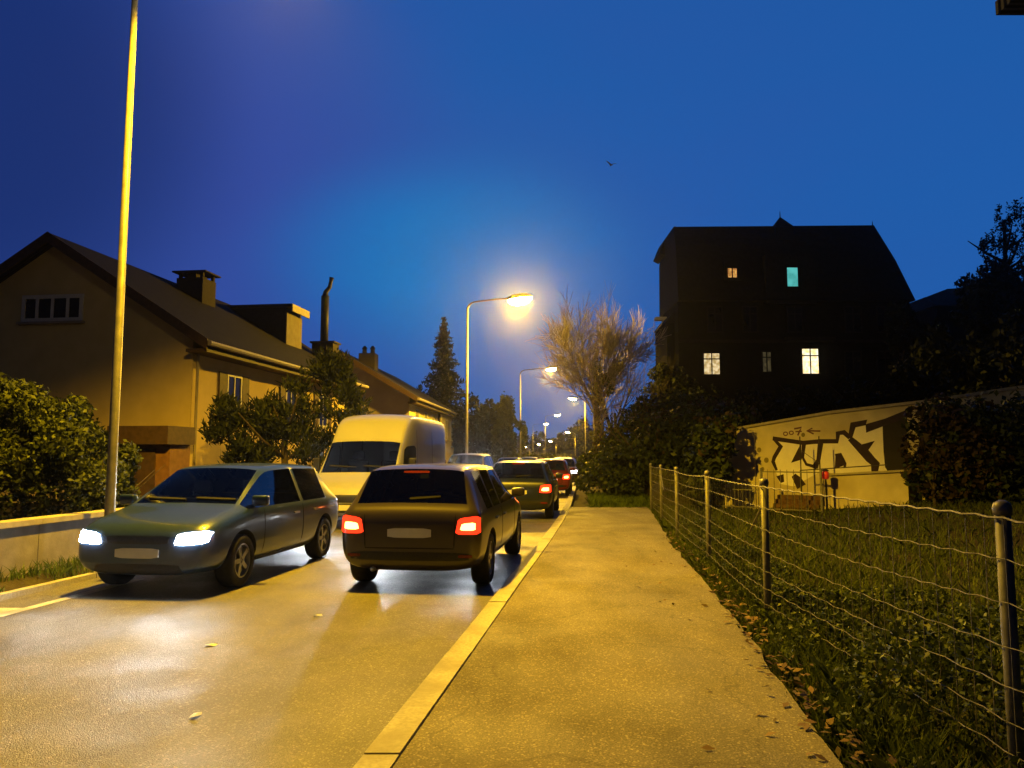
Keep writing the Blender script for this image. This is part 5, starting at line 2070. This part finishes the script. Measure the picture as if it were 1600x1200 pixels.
# ------------------------------------------------------------------ bird
bp_ = P(955, 258, 70)
bd = thing('bird', 'small pale gull flying high in the blue sky', 'bird', bp_, 0.5)
mb = MB()
mb.tube([(0, -.24, 0), (0, -.12, .0), (0, .02, .01), (0, .14, .01), (0, .21, .02), (0, .25, .015)], [.015, .06, .075, .06, .045, .012], 10)
mb.add([(-.05, -.2, 0), (.05, -.2, 0), (.08, -.36, 0), (-.08, -.36, 0)], [(0, 1, 2, 3)])
mb.build('body', M_PLATE, bd, smooth=True)
for s in (-1, 1):
    wg = MB()
    wg.hexa([(s * .05, -.10, .02), (s * .05, .10, .02), (s * .30, .12, .20), (s * .30, -.06, .20)], [(s * .05, -.10, .045), (s * .05, .10, .05), (s * .30, .12, .225), (s * .30, -.06, .215)])
    wg.hexa([(s * .30, -.06, .20), (s * .30, .12, .20), (s * .62, -.04, .27), (s * .6, -.10, .27)], [(s * .30, -.06, .215), (s * .30, .12, .225), (s * .62, -.04, .28), (s * .6, -.10, .28)])
    wg.build('wing', M_PLATE, bd)

# ------------------------------------------------------------------ sky
wld = bpy.data.worlds.new('World')
SC.world = wld
wld.use_nodes = True
t = wld.node_tree
t.nodes.clear()
out = t.nodes.new('ShaderNodeOutputWorld')
bg = t.nodes.new('ShaderNodeBackground')
tc = t.nodes.new('ShaderNodeTexCoord')
t.links.new(bg.outputs[0], out.inputs['Surface'])


def dotnode(d):
    n_ = t.nodes.new('ShaderNodeVectorMath')
    n_.operation = 'DOT_PRODUCT'
    t.links.new(tc.outputs['Generated'], n_.inputs[0])
    n_.inputs[1].default_value = d
    return n_.outputs['Value']


def rng_node(val, a, b, smooth=True):
    n_ = t.nodes.new('ShaderNodeMapRange')
    n_.interpolation_type = 'SMOOTHERSTEP' if smooth else 'LINEAR'
    n_.inputs['From Min'].default_value = a
    n_.inputs['From Max'].default_value = b
    t.links.new(val, n_.inputs['Value'])
    return n_.outputs['Result']


def mixc(fac, a, b):
    n_ = t.nodes.new('ShaderNodeMix')
    n_.data_type = 'RGBA'
    t.links.new(fac, n_.inputs[0])
    if isinstance(a, tuple):
        n_.inputs[6].default_value = c4(a)
    else:
        t.links.new(a, n_.inputs[6])
    n_.inputs[7].default_value = c4(b)
    return n_.outputs[2]


SKY_S = 1.0
# base: a dusk zenith to horizon gradient
sep = t.nodes.new('ShaderNodeSeparateXYZ')
t.links.new(tc.outputs['Generated'], sep.inputs[0])
base = mixc(rng_node(sep.outputs['Z'], 0.02, 0.75), (0.015, 0.110, 0.41), (0.012, 0.095, 0.36))
# violet towards the left
lf = raydir(60, 330)
base = mixc(rng_node(dotnode(lf), 0.84, 1.0), base, (0.031, 0.068, 0.33))
# brighter cyan-blue afterglow over the end of the road
def mth(op, a, b=None):
    n_ = t.nodes.new('ShaderNodeMath')
    n_.operation = op
    for k, q in enumerate((a, b)):
        if q is None:
            continue
        if isinstance(q, (int, float)):
            n_.inputs[k].default_value = q
        else:
            t.links.new(q, n_.inputs[k])
    return n_.outputs[0]


sx = mth('DIVIDE', sep.outputs['X'], mth('MAXIMUM', sep.outputs['Y'], 0.05))
sz = mth('DIVIDE', sep.outputs['Z'], mth('MAXIMUM', sep.outputs['Y'], 0.05))
ex = mth('POWER', mth('ABSOLUTE', mth('DIVIDE', mth('ADD', sx, 0.085), 0.34)), 2.0)
ez = mth('POWER', mth('ABSOLUTE', mth('DIVIDE', mth('SUBTRACT', sz, 0.262), 0.20)), 2.0)
er = mth('SQRT', mth('ADD', ex, ez))
base = mixc(rng_node(er, 1.0, 0.05), base, (0.000, 0.19, 0.53))
# soft cloud veils
nz = t.nodes.new('ShaderNodeTexNoise')
nz.inputs['Scale'].default_value = 2.2
nz.inputs['Detail'].default_value = 4
nz.inputs['Roughness'].default_value = 0.5
mp = t.nodes.new('ShaderNodeMapping')
mp.inputs['Scale'].default_value = (1, 1, 2.4)
t.links.new(tc.outputs['Generated'], mp.inputs['Vector'])
t.links.new(mp.outputs['Vector'], nz.inputs['Vector'])
n_ = t.nodes.new('ShaderNodeMapRange')
n_.inputs['From Min'].default_value = 0.38
n_.inputs['From Max'].default_value = 0.72
n_.inputs['To Max'].default_value = 0.3
t.links.new(nz.outputs['Fac'], n_.inputs['Value'])
base = mixc(n_.outputs['Result'], base, (0.028, 0.085, 0.36))
# darker left rim and top left, and dark below the horizon
dk = raydir(-150, 120)
base = mixc(rng_node(dotnode(dk), 0.93, 1.0), base, (0.010, 0.030, 0.16))
base = mixc(rng_node(sep.outputs['Z'], -0.02, -0.12), base, (0.004, 0.008, 0.02))
# the afterglow side of the sky is bright, overhead and behind it is already night
base = mixc(rng_node(dotnode(Vector((0.03, 1.0, 0.12)).normalized()), 0.78, 0.50), base, (0.0014, 0.007, 0.027))
t.links.new(base, bg.inputs['Color'])
bg.inputs['Strength'].default_value = SKY_S

# ------------------------------------------------------------------ camera and render settings
cam = bpy.data.cameras.new('camera')
cam.sensor_width = 36
cam.lens = F / 1600 * 36
cam.clip_end = 3000
co = bpy.data.objects.new('camera', cam)
COL.objects.link(co)
co.location = (0, 0, CAMZ)
co.rotation_euler = (PI / 2 + TH, 0, 0)
SC.camera = co
SC.view_settings.view_transform = 'Standard'
SC.view_settings.look = 'None'
SC.view_settings.exposure = 0
SC.view_settings.gamma = 1
SC.cycles.use_denoising = True
SC.cycles.max_bounces = 6
SC.cycles.diffuse_bounces = 1
SC.cycles.glossy_bounces = 3
SC.cycles.transmission_bounces = 4
SC.cycles.transparent_max_bounces = 12
SC.cycles.sample_clamp_indirect = 4
SC.cycles.caustics_reflective = False
SC.cycles.caustics_refractive = False
